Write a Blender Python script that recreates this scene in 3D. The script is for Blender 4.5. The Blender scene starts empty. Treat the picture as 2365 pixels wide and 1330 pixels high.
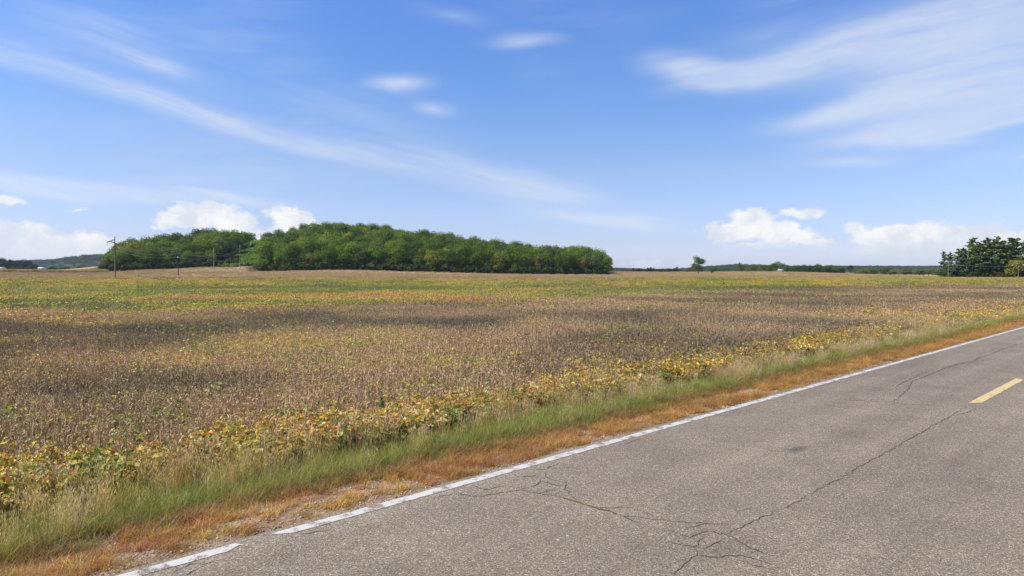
import bpy, math, random
import numpy as np
from mathutils import Vector, Matrix
R = math.radians
random.seed(7)
RNG = np.random.default_rng(11)
sc = bpy.context.scene
COL = sc.collection

# ------------------------------------------------------------------ camera
CAM_H, F, CU, CV = 2.9, 1576.7, 1182.5, 665.0      # F, CU, CV: pixels of the 2365 x 1330 photograph
HOR = 628.0
PITCH = math.atan((CV - HOR) / F)
cam_d = bpy.data.cameras.new('camera'); cam = bpy.data.objects.new('camera', cam_d); COL.objects.link(cam)
cam_d.lens = 24.0; cam_d.sensor_width = 36.0; cam_d.clip_start = 0.1; cam_d.clip_end = 20000
cam.location = (0, 0, CAM_H); cam.rotation_euler = (math.pi / 2 - PITCH, 0, 0)
sc.camera = cam

# ------------------------------------------------------------------ sun, exposure
SUN_EL, SUN_AZ = R(52), R(-104)                     # azimuth from +Y, negative = to the left of the view
sd = bpy.data.lights.new('sun', 'SUN'); sun = bpy.data.objects.new('sun', sd); COL.objects.link(sun)
sd.energy = 4.0; sd.angle = R(1.2); sd.color = (1.0, 0.95, 0.87)
sdir = Vector((math.sin(SUN_AZ) * math.cos(SUN_EL), math.cos(SUN_AZ) * math.cos(SUN_EL), math.sin(SUN_EL)))
sun.rotation_euler = sdir.to_track_quat('Z', 'Y').to_euler()
sc.view_settings.view_transform = 'Standard'; sc.view_settings.look = 'None'
sc.view_settings.exposure = 0.45; sc.view_settings.gamma = 1.0; sc.view_settings.use_curve_mapping = False
sc.render.engine = 'CYCLES'
sc.cycles.max_bounces = 6; sc.cycles.transparent_max_bounces = 8; sc.cycles.volume_bounces = 0

# ------------------------------------------------------------------ node helpers
class NT:
    def __init__(s, tree): s.t = tree; s.n = tree.nodes; s.l = tree.links
    def new(s, typ, **kw):
        nd = s.n.new(typ)
        for k, v in kw.items(): setattr(nd, k, v)
        return nd
    def link(s, a, b): s.l.new(a, b)
    def put(s, sock, v):
        if isinstance(v, bpy.types.NodeSocket): s.l.new(v, sock)
        else: sock.default_value = v
    def math(s, op, a, b=None, c=None, clamp=False):
        nd = s.n.new('ShaderNodeMath'); nd.operation = op; nd.use_clamp = clamp
        s.put(nd.inputs[0], a)
        if b is not None: s.put(nd.inputs[1], b)
        if c is not None: s.put(nd.inputs[2], c)
        return nd.outputs[0]
    def vmath(s, op, a, b=None, scale=None):
        nd = s.n.new('ShaderNodeVectorMath'); nd.operation = op
        s.put(nd.inputs[0], a)
        if b is not None: s.put(nd.inputs[1], b)
        if scale is not None: s.put(nd.inputs['Scale'], scale)
        return nd.outputs[0]
    def noise(s, vec, scale, detail=4, rough=0.55, out=0, dist=0.0):
        nd = s.n.new('ShaderNodeTexNoise'); nd.inputs['Scale'].default_value = scale
        nd.inputs['Detail'].default_value = detail; nd.inputs['Roughness'].default_value = rough
        nd.inputs['Distortion'].default_value = dist
        if vec is not None: s.l.new(vec, nd.inputs['Vector'])
        return nd.outputs[out]
    def mapping(s, vec, loc=(0,0,0), rot=(0,0,0), scale=(1,1,1), typ='POINT'):
        nd = s.n.new('ShaderNodeMapping'); nd.vector_type = typ
        s.l.new(vec, nd.inputs['Vector'])
        nd.inputs['Location'].default_value = loc; nd.inputs['Rotation'].default_value = rot; nd.inputs['Scale'].default_value = scale
        return nd.outputs[0]
    def along(s, vec, ang, scale): return s.mapping(s.mapping(vec, rot=(0, 0, -ang)), scale=scale)   # turn into the streak's frame, then stretch
    def smooth(s, v, lo, hi, a=0.0, b=1.0):
        nd = s.n.new('ShaderNodeMapRange'); nd.interpolation_type = 'SMOOTHSTEP'
        s.put(nd.inputs[0], v); nd.inputs[1].default_value = lo; nd.inputs[2].default_value = hi
        nd.inputs[3].default_value = a; nd.inputs[4].default_value = b
        return nd.outputs[0]
    def mix(s, f, a, b, typ='MIX'):
        nd = s.n.new('ShaderNodeMix'); nd.data_type = 'RGBA'; nd.blend_type = typ; nd.clamp_factor = True
        s.put(nd.inputs[0], f); s.put(nd.inputs[6], a); s.put(nd.inputs[7], b)
        return nd.outputs[2]
    def ramp(s, v, stops):
        nd = s.n.new('ShaderNodeValToRGB'); s.put(nd.inputs[0], v)
        e = nd.color_ramp.elements
        while len(e) < len(stops): e.new(0.5)
        for k, (p, c) in zip(e, stops): k.position = p; k.color = c if len(c) == 4 else (*c, 1)
        return nd.outputs[0]

# ------------------------------------------------------------------ world: sky with cirrus and low cumulus
world = bpy.data.worlds.new('World'); sc.world = world; world.use_nodes = True
W = NT(world.node_tree); W.n.clear()
wout = W.new('ShaderNodeOutputWorld'); bg = W.new('ShaderNodeBackground'); bg.inputs[1].default_value = 0.1
W.link(bg.outputs[0], wout.inputs[0])
sky = W.new('ShaderNodeTexSky', sky_type='NISHITA', sun_disc=False, sun_elevation=SUN_EL, sun_rotation=SUN_AZ)
sky.altitude = 250; sky.air_density = 1.0; sky.dust_density = 0.6; sky.ozone_density = 2.5
tc = W.new('ShaderNodeTexCoord'); dirn = tc.outputs['Generated']
sep = W.new('ShaderNodeSeparateXYZ'); W.link(dirn, sep.inputs[0])
az = W.math('ARCTAN2', sep.outputs[0], sep.outputs[1]); el = W.math('ARCSINE', sep.outputs[2])
cmb = W.new('ShaderNodeCombineXYZ'); W.link(az, cmb.inputs[0]); W.link(el, cmb.inputs[1]); P = cmb.outputs[0]
def ae(u, v):
    a = math.atan((u - CU) / F); return a, math.atan((HOR - v) / F * math.cos(a))
def warped(vec, scale, amt, detail=3):
    c = W.noise(vec, scale, detail, out=1)
    return W.vmath('ADD', vec, W.vmath('SCALE', W.vmath('SUBTRACT', c, (0.5, 0.5, 0.5)), scale=amt))
def blob(vec, u, v, su, sv, ang, amp, quad=True):   # u, v, su, sv in photo pixels; ang in degrees, + rises to the right
    a, e = ae(u, v)
    m = W.mapping(vec, (a, e, 0), (0, 0, R(ang)), (su / F, sv / F, 1), 'TEXTURE')
    g = W.new('ShaderNodeTexGradient', gradient_type='QUADRATIC_SPHERE' if quad else 'SPHERICAL'); W.link(m, g.inputs[0])
    return W.math('MULTIPLY', g.outputs['Fac'], amp)
def total(lst, op='ADD'):
    r = lst[0]
    for x in lst[1:]: r = W.math(op, r, x)
    return r
PW = warped(P, 5.0, 0.035)
# colour of the clear sky, deepened a little
gam = W.new('ShaderNodeGamma'); W.link(sky.outputs[0], gam.inputs[0]); gam.inputs[1].default_value = 1.0
skyc = gam.outputs[0]
air = W.ramp(W.math('DIVIDE', el, 0.5, clamp=True), [(0.0, (.50, .53, .80)), (.086, (.435, .44, .62)), (.284, (.475, .475, .575)), (.53, (.365, .48, .655)), (.73, (.335, .47, .715)), (1.0, (.335, .47, .715))])
SKY_TINT = W.vmath('SCALE', W.mix(1.0, skyc, air, 'MULTIPLY'), scale=2.0)
# cirrus falling to the right (left half), fibres along the streak
fibL = W.math('MULTIPLY_ADD', W.noise(W.along(PW, R(-14), (3.0, 26.0, 1)), 1.0, 6, 0.6), 0.62, W.math('MULTIPLY', W.noise(W.along(PW, R(-12), (5.0, 95.0, 1)), 1.0, 5, 0.65), 0.38))
fibR = W.math('MULTIPLY_ADD', W.noise(W.along(PW, R(4), (3.0, 17.0, 1)), 1.0, 6, 0.6), 0.66, W.math('MULTIPLY', W.noise(W.along(PW, R(4), (4.0, 50.0, 1)), 1.0, 5, 0.65), 0.34))
left = total([
    blob(PW, 60, 150, 300, 42, -17, .55), blob(PW, 300, 225, 330, 46, -16, .75), blob(PW, 520, 285, 330, 52, -16, .70),
    blob(PW, 760, 345, 330, 62, -13, .62), blob(PW, 1000, 385, 360, 80, -10, .62), blob(PW, 1210, 425, 330, 66, -6, .70),
    blob(PW, 330, 150, 420, 60, -17, .40), blob(PW, 60, 105, 330, 60, -12, .45), blob(PW, 800, 255, 600, 120, -13, .42),
    blob(PW, 250, 60, 420, 90, -8, .42), blob(PW, 380, 165, 110, 30, -12, .35),
    blob(PW, 110, 425, 520, 42, -3, 1.4), blob(PW, 480, 452, 440, 34, -5, .85),
    blob(PW, 1330, 500, 360, 44, -4, .8), blob(PW, 1480, 510, 170, 54, -8, .65), blob(PW, 1280, 452, 280, 40, -3, .6)])
right = total([
    blob(PW, 915, 200, 175, 44, 6, .85), blob(PW, 1212, 96, 190, 34, 2, .85), blob(PW, 1003, 257, 120, 44, -8, .65),
    blob(PW, 1590, 168, 230, 60, -14, .80), blob(PW, 1690, 180, 300, 48, 8, .75), blob(PW, 1900, 130, 430, 90, 11, .75),
    blob(PW, 2150, 70, 460, 110, 12, .70), blob(PW, 1760, 85, 520, 110, 10, .35), blob(PW, 2330, 40, 330, 150, 0, .5),
    blob(PW, 2150, 190, 420, 110, 14, .90), blob(PW, 2330, 190, 330, 130, 5, 1.0), blob(PW, 1960, 262, 380, 46, 6, .70),
    blob(PW, 2190, 288, 420, 38, 4, 1.2), blob(PW, 2340, 268, 280, 30, 8, .95), blob(PW, 2180, 328, 260, 30, -4, .4),
    blob(PW, 1960, 370, 260, 34, 0, .6), blob(PW, 2365, 365, 120, 22, 0, .35), blob(PW, 1050, 40, 260, 50, -6, .35)])
cirL = W.math('MULTIPLY', W.smooth(left, 0.0, 0.85), W.smooth(fibL, 0.28, 0.68, 0.22, 0.92))
cirR = W.math('MULTIPLY', W.smooth(right, 0.0, 0.80), W.smooth(fibR, 0.28, 0.68, 0.42, 1.02))
# the same thin cirrus all round the sky
veil = W.math('MULTIPLY', W.smooth(W.noise(PW, 2.3, 2), 0.42, 0.72), W.smooth(fibR, 0.38, 0.70, 0.0, 0.40))
cir = W.math('MAXIMUM', W.math('MAXIMUM', cirL, cirR), veil)
s1 = W.mix(W.math('MULTIPLY', cir, 0.72, clamp=True), SKY_TINT, (5.7, 6.1, 6.8, 1))
# cumulus low over the horizon
PC = warped(warped(P, 18.0, 0.024, 3), 60.0, 0.016, 5)
cum = total([
    blob(PC, 40, 560, 110, 62, 0, 1.3, False), blob(PC, 120, 590, 120, 34, 0, 1.3, False), blob(PC, 190, 585, 130, 58, -8, 1.3, False), blob(PC, 18, 455, 52, 24, 0, .8, False),
    blob(PC, 300, 585, 70, 46, 0, .8, False), blob(PC, 20, 610, 150, 30, 0, .8, False),
    blob(PC, 480, 498, 110, 56, 0, 1, False), blob(PC, 530, 520, 110, 48, -14, 1, False), blob(PC, 420, 510, 80, 34, 8, 1, False), blob(PC, 560, 555, 120, 50, 0, .9, False),
    blob(PC, 680, 505, 92, 48, -6, 1, False), blob(PC, 660, 535, 80, 40, 0, .9, False),
    blob(PC, 1735, 510, 92, 52, 0, 1, False), blob(PC, 1690, 535, 120, 44, 8, .95, False), blob(PC, 1800, 535, 110, 46, -6, 1, False),
    blob(PC, 1840, 490, 90, 24, 2, .75, False), blob(PC, 1870, 560, 110, 20, 0, .7, False), blob(PC, 1750, 560, 180, 26, 0, .7, False),
    blob(PC, 2040, 545, 130, 48, -4, 1, False), blob(PC, 2160, 548, 150, 46, 0, 1, False), blob(PC, 2270, 555, 130, 48, -4, 1, False), blob(PC, 2150, 580, 300, 30, 0, .8, False),
    blob(PC, 1490, 608, 90, 22, 0, .75, False), blob(PC, 1590, 612, 70, 18, 0, .7, False), blob(PC, 2110, 608, 120, 16, 0, .7, False),
    blob(PC, 185, 484, 50, 12, 0, .55, False)], 'MAXIMUM')
gen = W.noise(W.mapping(PC, scale=(5.0, 11.0, 1)), 1.0, 4, 0.55)     # the same cumulus band further round
band = W.math('MULTIPLY', W.smooth(el, 0.005, 0.03), W.smooth(el, 0.07, 0.13, 1.0, 0.0))
gen = W.math('MULTIPLY', W.math('MULTIPLY', W.smooth(gen, 0.5, 0.75), band), W.smooth(W.math('ABSOLUTE', az), 0.70, 0.80))
cn = W.noise(W.mapping(P, scale=(1, 1.7, 1)), 34.0, 6, 0.62)
cum = W.math('MAXIMUM', W.smooth(W.math('MULTIPLY_ADD', W.math('SUBTRACT', cn, 0.5), 0.95, cum), 0.30, 0.56), gen)
cnoise = W.noise(PC, 26.0, 5, 0.6)
cshade = W.math('MULTIPLY', W.smooth(cnoise, 0.35, 0.68), W.smooth(el, 0.005, 0.055))
ccol = W.mix(cshade, (5.4, 5.8, 6.6, 1), (7.3, 7.3, 7.3, 1))
s2 = W.mix(W.math('MULTIPLY', cum, W.smooth(el, -0.01, 0.04, 0.75, 1.0)), s1, ccol)
W.link(s2, bg.inputs[0])
world.cycles.sampling_method = 'MANUAL'; world.cycles.sample_map_resolution = 512

# ------------------------------------------------------------------ geometry of the photograph -> place
def ray(u, v):
    x, y = (u - CU) / F, -(v - CV) / F
    c, s = math.cos(PITCH), math.sin(PITCH)
    return Vector((x, c + y * s, -s + y * c))
def ground(u, v, z=0.0):
    r = ray(u, v); k = (z - CAM_H) / r.z
    return Vector((r.x * k, r.y * k, z))
def at(u, v, Y):
    r = ray(u, v); k = Y / r.y
    return Vector((r.x * k, Y, CAM_H + r.z * k))
def xu(u, Y): return (u - CU) / F * Y * math.cos(PITCH)
# road frame: t along the road, p across it towards the field
a1, a2 = ground(299, 1330, 0.025), ground(2365, 756, 0.025); a1.z = a2.z = 0
rd = (a2 - a1).normalized(); rn = Vector((-rd.y, rd.x, 0))
P_LINE = a1.dot(rn); T_A = a1.dot(rd)
def road_pt(t, p, z=0.0):
    q = rd * t + rn * p; return (q.x, q.y, z)
RDX, RDY, RNX, RNY = rd.x, rd.y, rn.x, rn.y

# ------------------------------------------------------------------ noise in numpy
_LAT = np.random.default_rng(3).random((256, 256))
def vnoise(x, y):
    xi = np.floor(x).astype(int); yi = np.floor(y).astype(int); fx = x - xi; fy = y - yi
    fx = fx * fx * (3 - 2 * fx); fy = fy * fy * (3 - 2 * fy)
    g = lambda i, j: _LAT[(xi + i) % 256, (yi + j) % 256]
    return (g(0,0) * (1-fx) + g(1,0) * fx) * (1-fy) + (g(0,1) * (1-fx) + g(1,1) * fx) * fy
def fbm(x, y, s, o=4, seed=0):
    r = 0; a = .5; tot = 0
    for k in range(o):
        r = r + a * vnoise(np.asarray(x) * s + 17.3 * k + seed * 31.7, np.asarray(y) * s + 9.1 * k + seed * 13.3); tot += a; a *= .5; s *= 2.03
    return r / tot
def sstep(x, a, b):
    t = np.clip((x - a) / (b - a), 0, 1); return t * t * (3 - 2 * t)

# ------------------------------------------------------------------ terrain heights
ctl = []
def cz(u, Y, z): ctl.append((xu(u, Y), Y, z))
def cv(u, Y, v): ctl.append((xu(u, Y), Y, at(u, v, Y).z))
for X in range(-300, 401, 70):
    for Y in (60, 130): ctl.append((X, Y, 0.0))
for u in (-300, 1200, 1600, 2000, 2500): cz(u, 200, 0.2)
for u, Y, v in [(268,230,645),(413,300,644),(494,375,631),(554,450,622),(-200,430,630),(60,430,630),(240,455,629),(300,462,625),(400,475,621),
                (500,485,617),(550,495,614),(600,430,627),(700,430,625),(800,435,623),(900,438,625.5),(1000,440,628),(1150,445,632),(1380,450,634.5),
                (1000,330,636),(1300,330,640),(700,330,636),(1500,560,632),(1650,560,630),(1730,560,628.5),(1850,600,630),(1950,600,634),(2100,500,637),(2250,350,642.5),(2420,350,642.5),
                (1480,900,630),(1800,900,629),(2100,900,632),(2300,900,634),(-100,800,624),(150,800,623)]: cv(u, Y, v)
for u, Y, z in [(620,540,17),(700,560,24),(790,575,29),(900,565,24),(1000,555,18.5),(1100,545,12.5),(1250,530,7.5),(1380,505,3),(600,600,25),(592,540,15),(575,500,9),
                (500,580,22),(430,575,19.5),(340,560,15),(270,520,7.5),(235,520,4),(550,590,22),(780,700,16),(500,720,12),(300,700,6),(1100,700,7),(1400,700,3.2)]: cz(u, Y, z)
for Y in (1400, 2500, 5000):
    for u in (-400, 200, 800, 1400, 2000, 2700): cz(u, Y, 3.0)
CT = np.array(ctl)
def _phi(d2): return np.sqrt(d2 + 25.0 ** 2)
_d2 = ((CT[:, None, :2] - CT[None, :, :2]) ** 2).sum(-1)
_w = np.linalg.solve(np.block([[_phi(_d2) - 0 * _d2, np.ones((len(CT), 1))], [np.ones((1, len(CT))), np.zeros((1, 1))]]), np.append(CT[:, 2], 0))
def height(x, y):
    x = np.atleast_1d(np.asarray(x, float)); y = np.atleast_1d(np.asarray(y, float)); out = np.zeros(len(x))
    for i in range(0, len(x), 20000):
        s = slice(i, i + 20000)
        d2 = (x[s, None] - CT[None, :, 0]) ** 2 + (y[s, None] - CT[None, :, 1]) ** 2
        out[s] = _phi(d2) @ _w[:-1] + _w[-1]
    w = sstep(y, 60, 190) * sstep(np.abs(x) / np.maximum(y, 1), 1.35, 0.95)
    p = RNX * x + RNY * y
    w = w * sstep(p, 20, 90)
    far = sstep(np.hypot(x, y), 4500, 6500)
    return np.where(w > 0, out * w, 0) * (1 - far) - 0.05
def hz(x, y): return float(height([x], [y])[0])

# ------------------------------------------------------------------ materials
MATS = {}
def mat(name):
    m = bpy.data.materials.new(name); m.use_nodes = True; t = NT(m.node_tree); t.n.clear()
    out = t.new('ShaderNodeOutputMaterial'); MATS[name] = m
    return m, t, out
def principled(t, out, col, rough=0.8, spec=0.3, normal=None):
    b = t.new('ShaderNodeBsdfPrincipled'); t.put(b.inputs['Base Color'], col); t.put(b.inputs['Roughness'], rough)
    b.inputs['Specular IOR Level'].default_value = spec
    if normal is not None: t.link(normal, b.inputs['Normal'])
    t.link(b.outputs[0], out.inputs[0]); return b
def bump(t, h, strength, dist=0.02):
    b = t.new('ShaderNodeBump'); b.inputs['Strength'].default_value = strength; b.inputs['Distance'].default_value = dist
    t.link(h, b.inputs['Height']); return b.outputs[0]
def leaf_mat(name, source, transl=0.3, hue=0.05, spread=(0.62, 1.38), rough=0.55, spec=0.35):
    m, t, out = mat(name)
    if source == 'OBJECT': base = t.new('ShaderNodeObjectInfo').outputs['Color']
    else:
        a = t.new('ShaderNodeAttribute', attribute_type='INSTANCER', attribute_name='col'); base = a.outputs['Color']
    r = t.new('ShaderNodeAttribute', attribute_name='rnd'); rs = t.new('ShaderNodeSeparateXYZ'); t.link(r.outputs['Vector'], rs.inputs[0])
    h = t.new('ShaderNodeHueSaturation'); t.link(base, h.inputs['Color'])
    t.link(t.math('MULTIPLY_ADD', rs.outputs[0], hue * 2, 0.5 - hue), h.inputs['Hue'])
    h.inputs['Saturation'].default_value = 1.0
    t.link(t.math('MULTIPLY_ADD', rs.outputs[1], spread[1] - spread[0], spread[0]), h.inputs['Value'])
    b = t.new('ShaderNodeBsdfPrincipled'); t.link(h.outputs[0], b.inputs['Base Color']); b.inputs['Roughness'].default_value = rough
    b.inputs['Specular IOR Level'].default_value = spec
    tr = t.new('ShaderNodeBsdfTranslucent'); t.link(t.mix(1.0, h.outputs[0], (1.25, 1.2, 0.6, 1), 'MULTIPLY'), tr.inputs[0])
    mx = t.new('ShaderNodeMixShader'); mx.inputs[0].default_value = transl
    t.link(b.outputs[0], mx.inputs[1]); t.link(tr.outputs[0], mx.inputs[2]); t.link(mx.outputs[0], out.inputs[0])
    return m
M_CROWN = leaf_mat('foliage', 'OBJECT', 0.36, 0.02, (0.6, 1.4), .7, .12)
M_CROWN_I = leaf_mat('foliage_mass', 'INSTANCER', 0.36, 0.02, (0.6, 1.4), .7, .12)
M_NEEDLE = leaf_mat('needles', 'OBJECT', 0.2, 0.02, (0.6, 1.4), .7, .12)
M_SOYLEAF = leaf_mat('soybean_leaf', 'INSTANCER', 0.35, 0.035, (0.55, 1.45), 0.42, 0.5)
M_SOYDRY = leaf_mat('dry_soybean', 'INSTANCER', 0.15, 0.015, (0.6, 1.3), 0.85, 0.08)
M_GRASS = leaf_mat('grass_blade', 'INSTANCER', 0.42, 0.02, (0.6, 1.4), 0.5, 0.4)

def flat_mat(name, col, rough=0.7, spec=0.3, nscale=8, var=0.25):
    m, t, out = mat(name); tcn = t.new('ShaderNodeTexCoord')
    n = t.noise(tcn.outputs['Object'], nscale, 4)
    c = t.mix(n, tuple(x * (1 - var) for x in col[:3]) + (1,), tuple(min(1, x * (1 + var)) for x in col[:3]) + (1,))
    principled(t, out, c, rough, spec); return m
M_BARK = flat_mat('bark', (0.10, 0.08, 0.06), 0.9, 0.1, 3, .4)
M_POLE = flat_mat('weathered_pole_wood', (0.17, 0.13, 0.10), 0.9, 0.1, 2, .3)
M_POLE_DARK = flat_mat('tarred_pole_wood', (0.05, 0.042, 0.036), 0.85, 0.1, 2, .3)
M_POLE_PALE = flat_mat('grey_pole_wood', (0.26, 0.23, 0.19), 0.9, 0.1, 2, .25)
M_STEEL = flat_mat('galvanised_arm', (0.20, 0.19, 0.18), 0.6, 0.4, 3, .2)
M_ARM = flat_mat('dark_arm_timber', (0.09, 0.08, 0.075), 0.8, 0.2, 3, .2)
M_INSUL = flat_mat('insulator', (0.36, 0.37, 0.36), 0.3, 0.5, 5, .1)
M_WIRE = flat_mat('cable_aluminium', (0.48, 0.48, 0.46), 0.5, 0.4, 1, .05)
M_WHITE = flat_mat('white_metal_sheet', (0.62, 0.62, 0.60), 0.5, 0.4, 1, .06)
M_SHEDROOF = flat_mat('pale_roof_sheet', (0.38, 0.40, 0.41), 0.5, 0.4, 1, .1)
M_SHEDWALL = flat_mat('grey_shed_board', (0.22, 0.21, 0.2), 0.8, 0.2, 2, .2)
M_DARKGAP = flat_mat('dark_doorway', (0.03, 0.03, 0.03), 0.9, 0.1, 2, .1)

# ------------------------------------------------------------------ object helpers
def tag(o, label=None, cat=None, group=None, kind=None):
    if label: o['label'] = label
    if cat: o['category'] = cat
    if group: o['group'] = group
    if kind: o['kind'] = kind
    return o
def mesh_np(name, verts, faces, material=None, rnd=None, col=None, smooth=False):
    verts = np.asarray(verts, np.float32).reshape(-1, 3); faces = np.asarray(faces, np.int32)
    me = bpy.data.meshes.new(name); n = faces.shape[1]
    me.vertices.add(len(verts)); me.vertices.foreach_set('co', verts.ravel())
    me.loops.add(faces.size); me.loops.foreach_set('vertex_index', faces.ravel())
    me.polygons.add(len(faces)); me.polygons.foreach_set('loop_start', np.arange(0, faces.size, n, dtype=np.int32))
    me.polygons.foreach_set('loop_total', np.full(len(faces), n, np.int32))
    if smooth: me.polygons.foreach_set('use_smooth', np.ones(len(faces), bool))
    me.update(calc_edges=True)
    if rnd is not None:
        a = me.attributes.new('rnd', 'FLOAT_VECTOR', 'POINT'); a.data.foreach_set('vector', np.asarray(rnd, np.float32).ravel())
    if col is not None:
        a = me.attributes.new('col', 'FLOAT_COLOR', 'POINT'); c = np.ones((len(verts), 4), np.float32); c[:, :3] = col
        a.data.foreach_set('color', c.ravel())
    if material: me.materials.append(material)
    return me
def obj(name, me, parent=None, loc=None):
    o = bpy.data.objects.new(name, me)
    COL.objects.link(o)
    if parent: o.parent = parent
    if loc is not None: o.location = loc
    return o
def empty(name, loc, rz=0, scale=1.0):
    o = bpy.data.objects.new(name, None); COL.objects.link(o); o.location = loc; o.rotation_euler = (0, 0, rz); o.scale = (scale,) * 3
    o.empty_display_size = 0.3
    return o
class MB:                                   # small mesh builder of quads
    def __init__(s): s.v = []; s.f = []
    def box(s, c, size, rot=None):
        b = len(s.v); M = rot or Matrix.Identity(3)
        for dx in (-.5, .5):
            for dy in (-.5, .5):
                for dz in (-.5, .5): s.v.append(tuple(Vector(c) + M @ Vector((dx * size[0], dy * size[1], dz * size[2]))))
        for q in ((0,1,3,2),(4,6,7,5),(0,4,5,1),(2,3,7,6),(0,2,6,4),(1,5,7,3)): s.f.append(tuple(b + i for i in q))
        return s
    def tube(s, pts, rad, n=8, cap=True):
        pts = [Vector(p) for p in pts]; rad = rad if hasattr(rad, '__len__') else [rad] * len(pts); rings = []
        for i, p in enumerate(pts):
            d = (pts[min(i + 1, len(pts) - 1)] - pts[max(i - 1, 0)]).normalized()
            u = d.cross(Vector((0, 0, 1)) if abs(d.z) < .9 else Vector((1, 0, 0))).normalized(); w = d.cross(u)
            rings.append(len(s.v))
            for k in range(n):
                a = 2 * math.pi * k / n; s.v.append(tuple(p + (u * math.cos(a) + w * math.sin(a)) * rad[i]))
        for i in range(len(pts) - 1):
            for k in range(n): s.f.append((rings[i] + k, rings[i] + (k + 1) % n, rings[i + 1] + (k + 1) % n, rings[i + 1] + k))
        if cap:
            for r_, p in ((rings[0], pts[0]), (rings[-1], pts[-1])):
                c = len(s.v); s.v.append(tuple(p))
                for k in range(0, n, 2): s.f.append((c, r_ + k, r_ + (k + 1) % n, r_ + (k + 2) % n))
        return s
    def bar(s, a, b, w, h):
        a, b = Vector(a), Vector(b); d = b - a
        M = d.to_track_quat('X', 'Z').to_matrix(); return s.box((a + b) / 2, (d.length, w, h), M)
    def mesh(s, name, material): return mesh_np(name, s.v, s.f, material)
    def build(s, name, material, parent=None): return obj(name, s.mesh(name, material), parent)

# leaf cards: quads at centres c with normals n
def cards(c, n, w, l, rng, spin=None, up=None):
    c = np.asarray(c, float); n = np.asarray(n, float); n /= np.linalg.norm(n, axis=1, keepdims=True) + 1e-9
    h = rng.normal(size=n.shape) if up is None else up
    a = np.cross(n, h); a /= np.linalg.norm(a, axis=1, keepdims=True) + 1e-9; b = np.cross(n, a)
    w = np.broadcast_to(np.asarray(w, float), (len(c),))[:, None] / 2; l = np.broadcast_to(np.asarray(l, float), (len(c),))[:, None] / 2
    v = np.stack([c - b * l, c + a * w - b * l * .1, c + b * l, c - a * w + b * l * .15], 1).reshape(-1, 3)
    f = np.arange(len(c) * 4).reshape(-1, 4); r = np.repeat(rng.random((len(c), 3)), 4, 0)
    return v, f, r
def join(lst):
    vs, fs, rs, k = [], [], [], 0
    for v, f, r in lst: vs.append(v); fs.append(np.asarray(f) + k); rs.append(r); k += len(v)
    return np.concatenate(vs), np.concatenate(fs), np.concatenate(rs)
def ribbons(base, direc, length, width, bend, rng, seg=3, taper=True, sag=None):
    """curved blades: N ribbons of seg quads"""
    N = len(base); base = np.asarray(base, float); d = np.asarray(direc, float); d = d / np.linalg.norm(d, axis=1, keepdims=True)
    hor = d.copy(); hor[:, 2] = 0; hor += rng.normal(size=(N, 3)) * [.05, .05, 0]; hor /= np.linalg.norm(hor, axis=1, keepdims=True) + 1e-9
    side = np.cross(hor, [0, 0, 1.]); th = rng.uniform(-.9, .9, N)[:, None]; side = side * np.cos(th) + hor * np.sin(th)
    L = np.broadcast_to(length, (N,))[:, None]; Wd = np.broadcast_to(width, (N,))[:, None]; B = np.broadcast_to(bend, (N,))[:, None]
    rows = []
    for i in range(seg + 1):
        s = i / seg; c = base + d * L * s + hor * B * L * s * s - np.array([0, 0, 1.]) * B * L * s * s * .45
        wd = Wd * (1 - s * .85 if taper else 1)
        rows.append(c - side * wd / 2); rows.append(c + side * wd / 2)
    v = np.stack(rows, 1).reshape(-1, 3); k = 2 * (seg + 1)
    f = np.concatenate([np.stack([np.arange(N) * k + 2 * i, np.arange(N) * k + 2 * i + 1, np.arange(N) * k + 2 * i + 3, np.arange(N) * k + 2 * i + 2], 1) for i in range(seg)])
    r = np.repeat(rng.random((N, 3)), k, 0); return v, f, r

# ------------------------------------------------------------------ scatter (geometry nodes, instances)
def scatter_group(coll):
    g = bpy.data.node_groups.new('scatter_' + coll.name, 'GeometryNodeTree')
    g.interface.new_socket('Geometry', in_out='INPUT', socket_type='NodeSocketGeometry'); g.interface.new_socket('Geometry', in_out='OUTPUT', socket_type='NodeSocketGeometry')
    N = g.nodes; gi = N.new('NodeGroupInput'); go = N.new('NodeGroupOutput'); ip = N.new('GeometryNodeInstanceOnPoints')
    ci = N.new('GeometryNodeCollectionInfo'); ci.inputs['Collection'].default_value = coll
    ci.inputs['Separate Children'].default_value = True; ci.inputs['Reset Children'].default_value = True
    def na(n, typ):
        x = N.new('GeometryNodeInputNamedAttribute'); x.data_type = typ; x.inputs['Name'].default_value = n
        return next(s for s in x.outputs if s.enabled and s.name == 'Attribute')
    e = N.new('FunctionNodeEulerToRotation'); g.links.new(na('rot', 'FLOAT_VECTOR'), e.inputs[0])
    g.links.new(gi.outputs[0], ip.inputs['Points']); g.links.new(ci.outputs[0], ip.inputs['Instance']); ip.inputs['Pick Instance'].default_value = True
    g.links.new(na('idx', 'INT'), ip.inputs['Instance Index']); g.links.new(e.outputs[0], ip.inputs['Rotation']); g.links.new(na('scl', 'FLOAT_VECTOR'), ip.inputs['Scale'])
    g.links.new(ip.outputs[0], go.inputs[0]); return g
def proto_coll(name, meshes):
    c = bpy.data.collections.new(name)
    for i, m in enumerate(meshes):
        c.objects.link(bpy.data.objects.new('%s_%02d' % (name, i), m))
    return c
_SG = {}
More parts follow.
